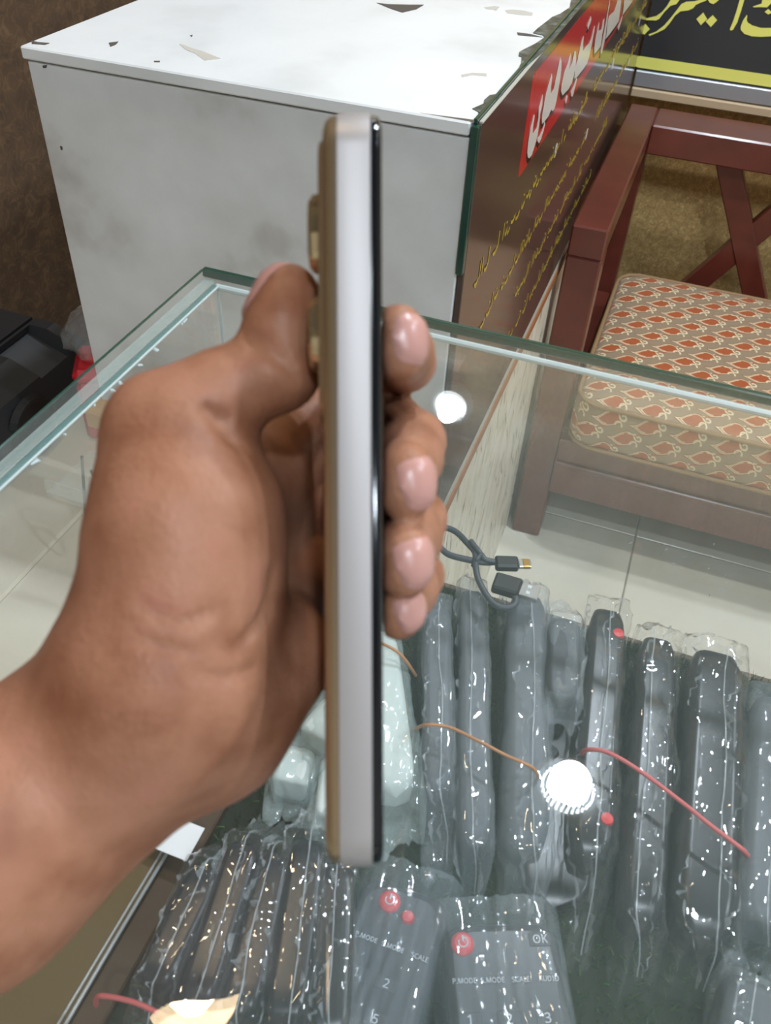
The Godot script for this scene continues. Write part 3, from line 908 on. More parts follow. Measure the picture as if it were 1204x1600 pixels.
	obj("upright", box_mesh(Vector3(-0.02, 0.5, -0.035), Vector3(-0.005, 0.618, -0.02), 0.001), mats.cork, s2)
	obj("base", box_mesh(Vector3(-0.1, 0.5, -0.11), Vector3(-0.02, 0.512, 0.0), 0.002), mats.cork, s2)
	tag(obj("looped_wire", tube_mesh([Vector3(-0.5183, 0.622, -0.5599), Vector3(-0.5065, 0.6, -0.5388), Vector3(-0.4993, 0.57, -0.5231), Vector3(-0.4914, 0.56, -0.5186), Vector3(-0.4881, 0.565, -0.5282), Vector3(-0.4883, 0.595, -0.5416), Vector3(-0.4961, 0.622, -0.5433)], 0.0016, 6, 6), mats.wire), "thin black looped wire hanging from the acrylic shelf", "wire")

# ---------------------------------------------------------------- phone
var phone_x := Transform3D()
var phone_inv := Transform3D()

func plate_mesh(lev: Array, ly: float, lz: float, r: float, seg := 8) -> ArrayMesh:
	# stacked rounded-rectangle rings (x, inset) of a slab that lies in the y-z plane
	var mb := MB.new()
	var rows := []
	for l in lev:
		var row := PackedVector3Array()
		for q in rr_ring(ly - 2.0 * l[1], lz - 2.0 * l[1], maxf(r - l[1], 0.002), seg):
			row.append(Vector3(l[0], q.x, q.y))
		rows.append(row)
	mb.grid(rows, true)
	mb.fan(rows[0], Vector3(rows[0][0].x - rows[-1][0].x, 0, 0))
	mb.fan(rows[-1], Vector3(rows[-1][0].x - rows[0][0].x, 0, 0))
	return mb.done()

func phone() -> void:
	var top := Vector3(-0.0686, 1.1515, -0.1753)
	var bot := Vector3(-0.026, 1.0271, -0.0762)
	var y := (top - bot).normalized()
	var mid := (top + bot) / 2
	var z := (Vector3(0, 1.21, 0) - mid).normalized()
	z = (z - y * z.dot(y)).normalized()
	z = z.rotated(y, deg_to_rad(-1.2))
	var x := y.cross(z)
	var L := top.distance_to(bot)
	phone_x = Transform3D(Basis(x, y, z), mid - z * 0.0378)
	phone_inv = phone_x.affine_inverse()
	var t := thing("smartphone", "gold backed smartphone with flat silver frame held edge-on in the hand", "phone")
	t.transform = phone_x
	obj("frame", plate_mesh([[-0.0036, 0.0007], [-0.0033, 0.0], [0.0033, 0.0], [0.0036, 0.0007]], L, 0.0756, 0.0095, 10), mats.phone_metal, t)
	obj("back_cover", plate_mesh([[-0.0036, 0.0005], [-0.0050, 0.0007], [-0.0060, 0.0015], [-0.0066, 0.0030], [-0.0068, 0.0060]], L, 0.0756, 0.0095, 10), mats.phone_gold, t)
	obj("screen", plate_mesh([[0.0036, 0.0005], [0.0050, 0.0006], [0.0056, 0.0011], [0.0059, 0.0022]], L, 0.0756, 0.0095, 10), mats.phone_glass, t)
	obj("camera_island", plate_mesh([[-0.0066, 0.0], [-0.0074, 0.0004], [-0.0076, 0.001]], 0.062, 0.034, 0.008, 8), mats.phone_gold, t, Vector3(0, L / 2 - 0.036, 0.0178))
	for k in 2:
		var ring := obj("camera_lens", lathe_mesh([[0.0, 0.0022], [0.0062, 0.0022], [0.0075, 0.0026], [0.0085, 0.0018], [0.0088, 0.0]], 28, Basis(Vector3.BACK, PI / 2)), mats.lens_rim, t, Vector3(-0.0076, L / 2 - 0.0235 - k * 0.0225, 0.0215))
		obj("lens_glass", lathe_mesh([[0.0, 0.0004], [0.0058, 0.0004], [0.006, 0.0]], 24, Basis(Vector3.BACK, PI / 2)), mats.lens_glass, ring, Vector3(-0.0022, 0, 0))

# ---------------------------------------------------------------- hand
var bones := []   # [group, a, b, ra, rb]
var kgroup := [0.012, 0.006, 0.005, 0.005, 0.005, 0.005]
var grooves := []

func bone(g: int, a: Vector3, ra: float, b: Vector3, rb: float) -> void:
	bones.append([g, a, b, ra, rb])

func smin(a: float, b: float, k: float) -> float:
	var h := maxf(k - absf(a - b), 0.0) / k
	return minf(a, b) - h * h * k * 0.25

func capsule(p: Vector3, b: Array) -> float:
	var ab: Vector3 = b[2] - b[1]
	var t := clampf((p - b[1]).dot(ab) / ab.length_squared(), 0.0, 1.0)
	return p.distance_to(b[1] + ab * t) - lerpf(b[3], b[4], t)

func phone_gap(p: Vector3) -> float:
	var q: Vector3 = phone_inv * p
	var e := Vector3(absf(q.x + 0.00045) - 0.0066, absf(q.y) - 0.0825, absf(q.z) - 0.0382)
	return Vector3(maxf(e.x, 0), maxf(e.y, 0), maxf(e.z, 0)).length() + minf(maxf(e.x, maxf(e.y, e.z)), 0.0)

func skin_field(p: Vector3) -> float:
	var d := [9.0, 9.0, 9.0, 9.0, 9.0, 9.0]
	for b in bones:
		d[b[0]] = smin(d[b[0]], capsule(p, b), kgroup[b[0]])
	var all: float = d[0]
	for g in range(1, 6):
		all = minf(all, smin(d[0], d[g], 0.007 if g == 1 else 0.010))
	return maxf(all, -phone_gap(p))

func hand() -> void:
	# forearm and wrist
	var w1 := Vector3(-0.0909, 1.0233, -0.0997)
	var arm := Vector3(-0.1159, 1.0109, -0.0553)
	var arm2 := Vector3(-0.195, 1.05, 0.065)
	var elbow := Vector3(-0.33, 1.10, 0.20)
	bone(0, w1, 0.0272, arm, 0.0285)
	bone(0, arm, 0.0285, arm2, 0.036)
	bone(0, arm2, 0.036, elbow, 0.044)
	# heel of the hand and palm
	bone(0, Vector3(-0.0831, 1.0369, -0.0983), 0.0265, Vector3(-0.0763, 1.0252, -0.1048), 0.0195)
	bone(0, Vector3(-0.0765, 1.0257, -0.1053), 0.0195, Vector3(-0.0681, 1.0291, -0.1228), 0.0135)
	bone(0, Vector3(-0.0694, 1.0277, -0.1239), 0.0135, Vector3(-0.0787, 1.0118, -0.157), 0.011)
	bone(0, Vector3(-0.0874, 1.0244, -0.1148), 0.017, Vector3(-0.101, 1.0409, -0.184), 0.0105)
	bone(0, Vector3(-0.0861, 1.0183, -0.118), 0.016, Vector3(-0.0974, 1.025, -0.1839), 0.0105)
	bone(0, Vector3(-0.083, 1.0139, -0.1204), 0.015, Vector3(-0.0901, 1.0131, -0.1746), 0.010)
	# ball of the thumb
	bone(0, Vector3(-0.0847, 1.0456, -0.1048), 0.0235, Vector3(-0.0854, 1.0581, -0.1154), 0.0208)
	bone(0, Vector3(-0.0854, 1.0581, -0.1154), 0.0208, Vector3(-0.0893, 1.0697, -0.1255), 0.0195)
	bone(0, Vector3(-0.0893, 1.0697, -0.1255), 0.0195, Vector3(-0.098, 1.0804, -0.136), 0.0145)
	# web between thumb and index finger
	bone(0, Vector3(-0.0952, 1.0736, -0.1346), 0.0125, Vector3(-0.0991, 1.0441, -0.1762), 0.0105)
	bone(0, Vector3(-0.0913, 1.0636, -0.1318), 0.013, Vector3(-0.0964, 1.0303, -0.1779), 0.0115)
	# thumb
	bone(1, Vector3(-0.101, 1.0841, -0.1372), 0.0118, Vector3(-0.0899, 1.089, -0.147), 0.0098)
	bone(1, Vector3(-0.0899, 1.089, -0.147), 0.0098, Vector3(-0.08, 1.0933, -0.1572), 0.0094)
	bone(1, Vector3(-0.079, 1.0947, -0.1553), 0.0088, Vector3(-0.0802, 1.103, -0.1617), 0.0070)
	bone(1, Vector3(-0.0813, 1.0913, -0.1599), 0.0088, Vector3(-0.0829, 1.0994, -0.1672), 0.0070)
	bone(1, Vector3(-0.0802, 1.103, -0.1617), 0.0070, Vector3(-0.0809, 1.1076, -0.1673), 0.0062)
	bone(1, Vector3(-0.0829, 1.0994, -0.1672), 0.0070, Vector3(-0.0829, 1.1051, -0.1714), 0.0062)
	# fingers: knuckle row behind the phone, curled round its far edge on to the screen
	var fingers := [
		[Vector3(-0.101, 1.0409, -0.184), Vector3(-0.0846, 1.0407, -0.2263), Vector3(-0.0623, 1.0708, -0.2055), Vector3(-0.0523, 1.1027, -0.1653), 0.0092, 0.0078, 0.0060],
		[Vector3(-0.0974, 1.025, -0.1839), Vector3(-0.0801, 1.0396, -0.2267), Vector3(-0.0514, 1.0613, -0.1825), Vector3(-0.0417, 1.0812, -0.1434), 0.0092, 0.0080, 0.0062],
		[Vector3(-0.0901, 1.0131, -0.1746), Vector3(-0.0705, 1.0232, -0.208), Vector3(-0.0449, 1.0468, -0.1675), Vector3(-0.0373, 1.0681, -0.132), 0.0088, 0.0078, 0.0060],
		[Vector3(-0.0787, 1.0118, -0.157), Vector3(-0.0601, 1.0145, -0.1857), Vector3(-0.0405, 1.0354, -0.1578), Vector3(-0.0365, 1.0554, -0.1284), 0.0078, 0.0068, 0.0053]]
	for k in 4:
		var f: Array = fingers[k]
		var s: Vector3 = phone_x.basis.y * 0.0030
		if k == 3:
			s *= 0.8
		bone(2 + k, f[0], f[4] + 0.001, f[1], f[4])
		bone(2 + k, f[1], f[4], f[2], f[5])
		var md: Vector3 = f[2].lerp(f[3], 0.45)
		bone(2 + k, f[2], f[5], md, f[5] * 0.92)
		for q in [-1, 1]:
			bone(2 + k, md + s * q * 0.7, f[5] * 0.86, f[3] + s * q, f[6])
	# skin grooves: thumb joint, thenar crease, wrist crease, finger joints
	for line in [
		[0.0011, Vector3(-0.0817, 1.1078, -0.1465), Vector3(-0.0794, 1.1074, -0.1468), Vector3(-0.0772, 1.1073, -0.1474)],
		[0.0010, Vector3(-0.075, 1.1056, -0.1465), Vector3(-0.072, 1.1039, -0.1457), Vector3(-0.0686, 1.1011, -0.1441)],
		[0.0009, Vector3(-0.0801, 1.1064, -0.1456), Vector3(-0.0772, 1.1058, -0.146), Vector3(-0.0742, 1.1044, -0.1455)],
		[0.0016, Vector3(-0.0856, 1.0954, -0.1332), Vector3(-0.082, 1.094, -0.1329), Vector3(-0.079, 1.0915, -0.1315), Vector3(-0.0764, 1.0902, -0.131)],
		[0.0008, Vector3(-0.079, 1.0787, -0.0902), Vector3(-0.0744, 1.0775, -0.0906), Vector3(-0.0693, 1.0767, -0.0914), Vector3(-0.0655, 1.0779, -0.0938)],
		[0.0009, Vector3(-0.0653, 1.069, -0.0852), Vector3(-0.0591, 1.0687, -0.0869), Vector3(-0.0546, 1.0701, -0.0897)],
		[0.0008, Vector3(-0.0787, 1.0743, -0.0861), Vector3(-0.0727, 1.0729, -0.0866), Vector3(-0.0664, 1.072, -0.0878)],
		[0.0013, Vector3(-0.0589, 1.0771, -0.1095), Vector3(-0.0579, 1.0707, -0.1035), Vector3(-0.0615, 1.065, -0.0969)],
		[0.0008, Vector3(-0.0511, 1.0937, -0.1568), Vector3(-0.0468, 1.0915, -0.156), Vector3(-0.0429, 1.0916, -0.1575)],
		[0.0007, Vector3(-0.0437, 1.0861, -0.1518), Vector3(-0.0409, 1.0862, -0.1528), Vector3(-0.0383, 1.0852, -0.1527)]]:
		var on := []
		for k in range(1, line.size()):
			var p: Vector3 = line[k]
			var dir: Vector3 = (p - Vector3(0, 1.21, 0)).normalized()
			for n in 60:
				var d := skin_field(p)
				if d < 0.0001:
					break
				p += dir * minf(d * 0.7, 0.002)
			on.append(p)
		for k in on.size() - 1:
			grooves.append([on[k], on[k + 1], line[0]])
	var mesh := skin_mesh(0.0016)
	var t := thing("person", "bare brown left forearm and hand reaching in to grip the phone", "person")
	obj("hand_and_forearm", mesh, mats.skin, t)
	# nails
	var px := phone_x.basis.x
	var py := phone_x.basis.y
	var pz := phone_x.basis.z
	nail(t, Vector3(-0.0875, 1.1075, -0.1672), (-px * 0.9 + py * 0.45 + pz * 0.25), (py * 0.9 + px * 0.4), 0.0085, 0.0062)
	nail(t, fingers[0][3] + pz * 0.001, (px * 0.85 + pz * 0.62 + py * 0.05), (pz * 0.75 - px * 0.6), 0.0054, 0.0058)
	nail(t, fingers[1][3] + pz * 0.001, (px * 0.85 + pz * 0.62 - py * 0.1), (pz * 0.75 - px * 0.6 - py * 0.2), 0.0056, 0.0060)
	nail(t, fingers[2][3] + pz * 0.001, (px * 0.85 + pz * 0.62 - py * 0.1), (pz * 0.75 - px * 0.6 - py * 0.2), 0.0056, 0.0058)
	nail(t, fingers[3][3] + pz * 0.001, (px * 0.85 + pz * 0.62 - py * 0.1), (pz * 0.75 - px * 0.6 - py * 0.3), 0.0046, 0.0048)

func nail(parent: Node, at: Vector3, out: Vector3, along: Vector3, half_len: float, half_wid: float) -> void:
	# a thin curved plate laid on the skin
	var n := out.normalized()
	var u := (along - n * along.dot(n)).normalized()
	var w := n.cross(u)
	var mb := MB.new()
	var rows := []
	for j in 13:
		var row := PackedVector3Array()
		for i in 11:
			var s := -1.0 + 2.0 * j / 12
			var c := -1.0 + 2.0 * i / 10
			var wid := half_wid * pow(maxf(1.0 - pow(absf(s), 3.4), 0.0), 0.42)
			var p := at + u * s * half_len + w * c * wid + n * 0.014
			for k in 30:
				var d := skin_field(p)
				if d < 0.00005:
					break
				p -= n * minf(d * 0.8, 0.0012)
			row.append(p + n * (0.0007 - 0.0006 * pow(absf(c), 6.0) - (0.0006 if j == 0 else 0.0)))
		rows.append(row)
	mb.grid(rows, false, 0)
	var m := obj("fingernail", mb.done(), mats.nail, parent)
	m.set_meta("label", "pale pink fingernail")

func skin_mesh(cell: float) -> ArrayMesh:
	var lo := Vector3.ONE * 9.0
	var hi := -lo
	for b in bones:
		for e in 2:
			var r: Vector3 = Vector3.ONE * (b[3 + e] + 0.006)
			lo = lo.min(b[1 + e] - r)
			hi = hi.max(b[1 + e] + r)
	var nx := int((hi.x - lo.x) / cell) + 2
	var ny := int((hi.y - lo.y) / cell) + 2
	var nz := int((hi.z - lo.z) / cell) + 2
	var nxy := nx * ny
	var P := PackedFloat32Array()
	P.resize(nxy * nz)
	P.fill(1.0)
	var T := PackedFloat32Array()
	for g in 6:
		var G := P
		if g > 0:
			G = PackedFloat32Array()
			G.resize(nxy * nz)
			G.fill(1.0)
		var glo := Vector3.ONE * 9.0
		var ghi := -glo
		for b in bones:
			if b[0] != g:
				continue
			var a: Vector3 = b[1]
			var ab: Vector3 = b[2] - a
			var l2 := ab.length_squared()
			var ra: float = b[3]
			var rd: float = b[4] - ra
			var k: float = kgroup[g]
			var m: Vector3 = Vector3.ONE * (maxf(b[3], b[4]) + 0.013)
			var blo: Vector3 = a.min(b[2]) - m
			var bhi: Vector3 = a.max(b[2]) + m
			glo = glo.min(blo)
			ghi = ghi.max(bhi)
			for z in range(maxi(0, int((blo.z - lo.z) / cell)), mini(nz, int((bhi.z - lo.z) / cell) + 1)):
				for y in range(maxi(0, int((blo.y - lo.y) / cell)), mini(ny, int((bhi.y - lo.y) / cell) + 1)):
					var row := z * nxy + y * nx
					var q := Vector3(0, lo.y + y * cell, lo.z + z * cell) - a
					for x in range(maxi(0, int((blo.x - lo.x) / cell)), mini(nx, int((bhi.x - lo.x) / cell) + 1)):
						q.x = lo.x + x * cell - a.x
						var t := clampf(q.dot(ab) / l2, 0.0, 1.0)
						var d := q.distance_to(ab * t) - ra - rd * t
						if d < 0.016:
							var o := G[row + x]
							var h := maxf(k - absf(o - d), 0.0) / k
							G[row + x] = minf(o, d) - h * h * k * 0.25
		if g == 0:
			P = G
			T = G.duplicate()
			continue
		var kk := 0.007 if g == 1 else 0.010
		for z in range(maxi(0, int((glo.z - lo.z) / cell)), mini(nz, int((ghi.z - lo.z) / cell) + 1)):
			for y in range(maxi(0, int((glo.y - lo.y) / cell)), mini(ny, int((ghi.y - lo.y) / cell) + 1)):
				var row := z * nxy + y * nx
				for x in range(maxi(0, int((glo.x - lo.x) / cell)), mini(nx, int((ghi.x - lo.x) / cell) + 1)):
					var o := G[row + x]
					if o < 0.5:
						var p0 := P[row + x]
						var h := maxf(kk - absf(o - p0), 0.0) / kk
						T[row + x] = minf(T[row + x], minf(o, p0) - h * h * kk * 0.25)
	# press the skin flat where it meets the phone, and cut the creases
	for z in nz:
		for y in ny:
			var row := z * nxy + y * nx
			for x in nx:
				var d := T[row + x]
				if d > 0.012 or d < -0.014:
					continue
				var p := lo + Vector3(x, y, z) * cell
				var e := phone_gap(p)
				if e < 0.012:
					d = maxf(d, 0.0002 - e)
				T[row + x] = d
	for gr in grooves:
		var a: Vector3 = gr[0]
		var b: Vector3 = gr[1]
		var m: Vector3 = Vector3.ONE * (gr[2] + 0.005)
		var blo := a.min(b) - m - lo
		var bhi := a.max(b) + m - lo
		for z in range(maxi(0, int(blo.z / cell)), mini(nz, int(bhi.z / cell) + 1)):
			for y in range(maxi(0, int(blo.y / cell)), mini(ny, int(bhi.y / cell) + 1)):
				for x in range(maxi(0, int(blo.x / cell)), mini(nx, int(bhi.x / cell) + 1)):
					var c := capsule(lo + Vector3(x, y, z) * cell, [0, a, b, gr[2], gr[2]])
					if c < 0.005:
						var k := z * nxy + y * nx + x
						T[k] = -smin(-T[k], c + 0.0002, 0.0022)
	# surface nets
	var id := PackedInt32Array()
	id.resize(nxy * nz)
	id.fill(-1)
	var vv := PackedVector3Array()
	var nn := PackedVector3Array()
	var off := [0, 1, nx, nx + 1, nxy, nxy + 1, nxy + nx, nxy + nx + 1]
	var cor := [Vector3(0, 0, 0), Vector3(1, 0, 0), Vector3(0, 1, 0), Vector3(1, 1, 0), Vector3(0, 0, 1), Vector3(1, 0, 1), Vector3(0, 1, 1), Vector3(1, 1, 1)]
	var edges := [[0, 1], [2, 3], [4, 5], [6, 7], [0, 2], [1, 3], [4, 6], [5, 7], [0, 4], [1, 5], [2, 6], [3, 7]]
	var far := cell * 4.0
	for z in nz - 1:
		for y in ny - 1:
			var row := z * nxy + y * nx
			for x in nx - 1:
				var i := row + x
				if absf(T[i]) > far:
					continue
				var c := [T[i], T[i + 1], T[i + off[2]], T[i + off[3]], T[i + off[4]], T[i + off[5]], T[i + off[6]], T[i + off[7]]]
				var neg := 0
				for k in 8:
					if c[k] < 0.0:
						neg += 1
				if neg == 0 or neg == 8:
					continue
				var s := Vector3.ZERO
				var cnt := 0
				for e in edges:
					var a: float = c[e[0]]
					var b: float = c[e[1]]
					if (a < 0.0) != (b < 0.0):
						s += cor[e[0]].lerp(cor[e[1]], a / (a - b))
						cnt += 1
				s /= cnt
				var gr := Vector3(
					lerpf(lerpf(c[1] - c[0], c[3] - c[2], s.y), lerpf(c[5] - c[4], c[7] - c[6], s.y), s.z),
					lerpf(lerpf(c[2] - c[0], c[3] - c[1], s.x), lerpf(c[6] - c[4], c[7] - c[5], s.x), s.z),
					lerpf(lerpf(c[4] - c[0], c[5] - c[1], s.x), lerpf(c[6] - c[2], c[7] - c[3], s.x), s.y))
				id[i] = vv.size()
				vv.append(lo + (Vector3(x, y, z) + s) * cell)
				nn.append(gr.normalized())
	var ii := PackedInt32Array()
	for z in range(1, nz - 1):
		for y in range(1, ny - 1):
			var row := z * nxy + y * nx
			for x in range(1, nx - 1):
				var i := row + x
				if id[i] < 0:
					continue
				var a := T[i] < 0.0
				for ax in 3:
					var st: int = [1, nx, nxy][ax]
					var b := T[i + st] < 0.0
					if a == b:
						continue
					var o1: int = [nx, nxy, 1][ax]
					var o2: int = [nxy, 1, nx][ax]
					var q := [id[i], id[i - o1], id[i - o1 - o2], id[i - o2]]
					if q.min() < 0:
						continue
					if a:
						ii.append_array([q[0], q[2], q[1], q[0], q[3], q[2]])
					else:
						ii.append_array([q[0], q[1], q[2], q[0], q[2], q[3]])
	# one pass of smoothing of the normals over the faces
	var acc := PackedVector3Array()
	acc.resize(vv.size())
	for k in range(0, ii.size(), 3):
		var sm := nn[ii[k]] + nn[ii[k + 1]] + nn[ii[k + 2]]
		for j in 3:
			acc[ii[k + j]] += sm
	for k in acc.size():
		acc[k] = (acc[k] * 0.6 + nn[k] * 4.0).normalized()
	var arr := []
	arr.resize(Mesh.ARRAY_MAX)
	arr[Mesh.ARRAY_VERTEX] = vv
	arr[Mesh.ARRAY_NORMAL] = acc
	arr[Mesh.ARRAY_INDEX] = ii
	var am := ArrayMesh.new()
	am.add_surface_from_arrays(Mesh.PRIMITIVE_TRIANGLES, arr)
	return am

# ---------------------------------------------------------------- bagged remote controls
var crumple: FastNoiseLite

# far, near: points on the upper ridge of the package; w across, h high. opts: bag, body, tails, seam, keys
func packet(called: String, label: String, cat: String, far: Vector3, near: Vector3, w: float, h: float, opts := {}) -> Node3D:
	var t := thing(called, label, cat, Vector3.ZERO, opts.get("group", ""))
	var L := far.distance_to(near)
	var z := (near - far) / L
	var x := Vector3.UP.cross(z).normalized()
	var y := z.cross(x)
	t.transform = Transform3D(Basis(x, y, z), (far + near) / 2 - y * h / 2)
	var sd: int = opts.get("seed", 1)
	var body: Material = opts.get("body", mats.remote_black)
	var bl: float = L - opts.get("near_tail", 0.025) - opts.get("far_tail", 0.010)
	var bc: float = (opts.get("far_tail", 0.010) - opts.get("near_tail", 0.025)) / 2
	var bw := w * opts.get("fill", 0.82) as float
	var bh := h * opts.get("fill_h", 0.86) as float
	# body: a long rounded bar with domed ends
	var mb := MB.new()
	var rows := []
	for j in 15:
		var s := -1.0 + 2.0 * j / 14
		s = signf(s) * pow(absf(s), 0.55)
		var e := pow(maxf(1.0 - pow(absf(s), 9.0), 0.0), 0.45)
		var row := PackedVector3Array()
		for q in rr_ring(maxf(bw * e, 0.0008), maxf(bh * (0.35 + 0.65 * e), 0.0008), minf(bw, bh) * 0.22, 4):
			row.append(Vector3(q.x, q.y, bc + s * bl / 2))
		rows.append(row)
	mb.grid(rows, true)
	mb.fan(rows[0], Vector3.FORWARD)
	mb.fan(rows[-1], Vector3.BACK)
	obj("body", mb.done(), body, t)
	if opts.get("ridges", false):
		var kb := MB.new()
		for k in 9:
			for q in [-1, 1]:
				add_box(kb, Transform3D(Basis(), Vector3(bw / 2 * q, bh * 0.18, bc - bl * 0.36 + k * bl * 0.09)), Vector3(0.003, bh * 0.3, bl * 0.045), 0.001)
		obj("key_row", kb.done(), mats.button, t)
	if opts.get("bare", false):
		return t
	# bag
	var sx := w * 0.12 * sin(sd * 2.3)
	var nv := int(opts.get("rows", 120))
	rows = []
	for j in nv + 1:
		var s := float(j) / nv
		var zz := -L / 2 + s * L
		var tail_n := clampf((zz - (L / 2 - opts.get("near_tail", 0.025))) / opts.get("near_tail", 0.025), 0.0, 1.0)
		var tail_f := clampf(((-L / 2 + opts.get("far_tail", 0.010)) - zz) / opts.get("far_tail", 0.010), 0.0, 1.0)
		var tl := maxf(tail_n, tail_f)
		var ww: float = w * lerpf(1.0, opts.get("tail_w", 0.8), tl)
		var hh: float = h * lerpf(1.0, 0.07, pow(tl, 0.8))
		var row := PackedVector3Array()
		var ring := rr_loop(ww, hh, minf(ww, hh) * 0.24, 48)
		var perim := ring.size()
		for i in perim:
			var q := ring[i]
			var p3 := Vector3(q.x, q.y, zz)
			var arc := float(i) / perim * TAU
			var a := 1.0 - 2.0 * absf(crumple.get_noise_3d(cos(arc) * 70.0 + sd * 500.0, sin(arc) * 70.0, zz * 1700.0))
			var b := 1.0 - 2.0 * absf(crumple.get_noise_3d(cos(arc) * 170.0 - sd * 700.0, sin(arc) * 150.0 + 40.0, zz * 420.0))
			var c2 := crumple.get_noise_3d(cos(arc) * 45.0, sin(arc) * 45.0 + sd * 300.0, zz * 900.0)
			var amp: float = opts.get("amp", 0.0020) * (1.0 - 0.5 * tl)
			var push := (a * 0.75 + b * 0.4) * amp + c2 * amp * 1.6 - amp
			var dir := Vector2(q.x / ww, q.y / maxf(hh, 0.002)).normalized()
			p3.x += dir.x * push
			p3.y += dir.y * push - h * 0.28 * tail_n * tail_n - h * 0.1 * tail_f
			p3.x += 0.0022 * crumple.get_noise_2d(zz * 600.0, sd * 330.0) + tl * 0.004 * crumple.get_noise_2d(q.x * 4000.0, sd * 110.0)
			p3.z += tl * 0.009 * crumple.get_noise_2d(q.x * 3500.0, sd * 210.0 + 7.0)
			row.append(p3)
		rows.append(row)
	mb = MB.new()
	mb.grid(rows, true)
	obj("plastic_bag", mb.done(), opts.get("bag", mats.bag_clear), t)
	if opts.get("seam", true):
		var path := []
		var best := 0
		for i in rows[nv / 2].size():
			var p: Vector3 = rows[nv / 2][i]
			var o: Vector3 = rows[nv / 2][best]
			if p.y > 0.0 and (o.y < 0.0 or absf(p.x - sx) < absf(o.x - sx)):
				best = i
		for j in range(nv / 10, nv - 2, 4):
			path.append(rows[j][best] + Vector3(0, 0.0003, 0))
		obj("seam", tube_mesh(path, 0.0004, 5, 3), mats.bag_seam, t)
	# gathered pleats of film that stand up along the bag
	for k in int(opts.get("pleats", 2)):
		var n: int = rows[0].size()
		var at := int(n * (0.07 + 0.09 * k + 0.03 * sin(sd * 3.1 + k * 2.0))) % n
		var pr := []
		for j in range(4, nv - 3):
			var p: Vector3 = rows[j][(at + int(3.0 * crumple.get_noise_2d(j * 2.5, sd * 90.0 + k * 50.0) + 3.0)) % n]
			var out := Vector3(p.x * 0.6, maxf(p.y, 0.004), 0).normalized()
			var lift := 0.0035 * clampf(0.35 + 1.6 * crumple.get_noise_2d(j * 5.0 + k * 300.0, sd * 60.0), 0.02, 1.0)
			var side := 0.0022 * crumple.get_noise_2d(j * 6.0, sd * 70.0 + k * 90.0)
			pr.append(PackedVector3Array([p - out * 0.0004, p + out * lift * 0.5 + Vector3(side * 0.6, 0, 0), p + out * lift + Vector3(side * 1.6, 0, 0)]))
		mb = MB.new()
		mb.grid(pr, false, 1)
		obj("pleat", mb.done(), mats.bag_seam, t)
	return t

func flat_text(parent: Node, txt: String, at: Vector3, size: float, called := "key_print") -> void:
	var tm := TextMesh.new()
	var f := SystemFont.new()
	f.font_names = PackedStringArray(["Droid Sans"])
	tm.font = f
	tm.text = txt
	tm.font_size = 24
	tm.pixel_size = size / 24.0
	tm.depth = 0.0002
	var o := obj(called, tm, mats.key_print, parent, at)
	o.rotation.x = -PI / 2

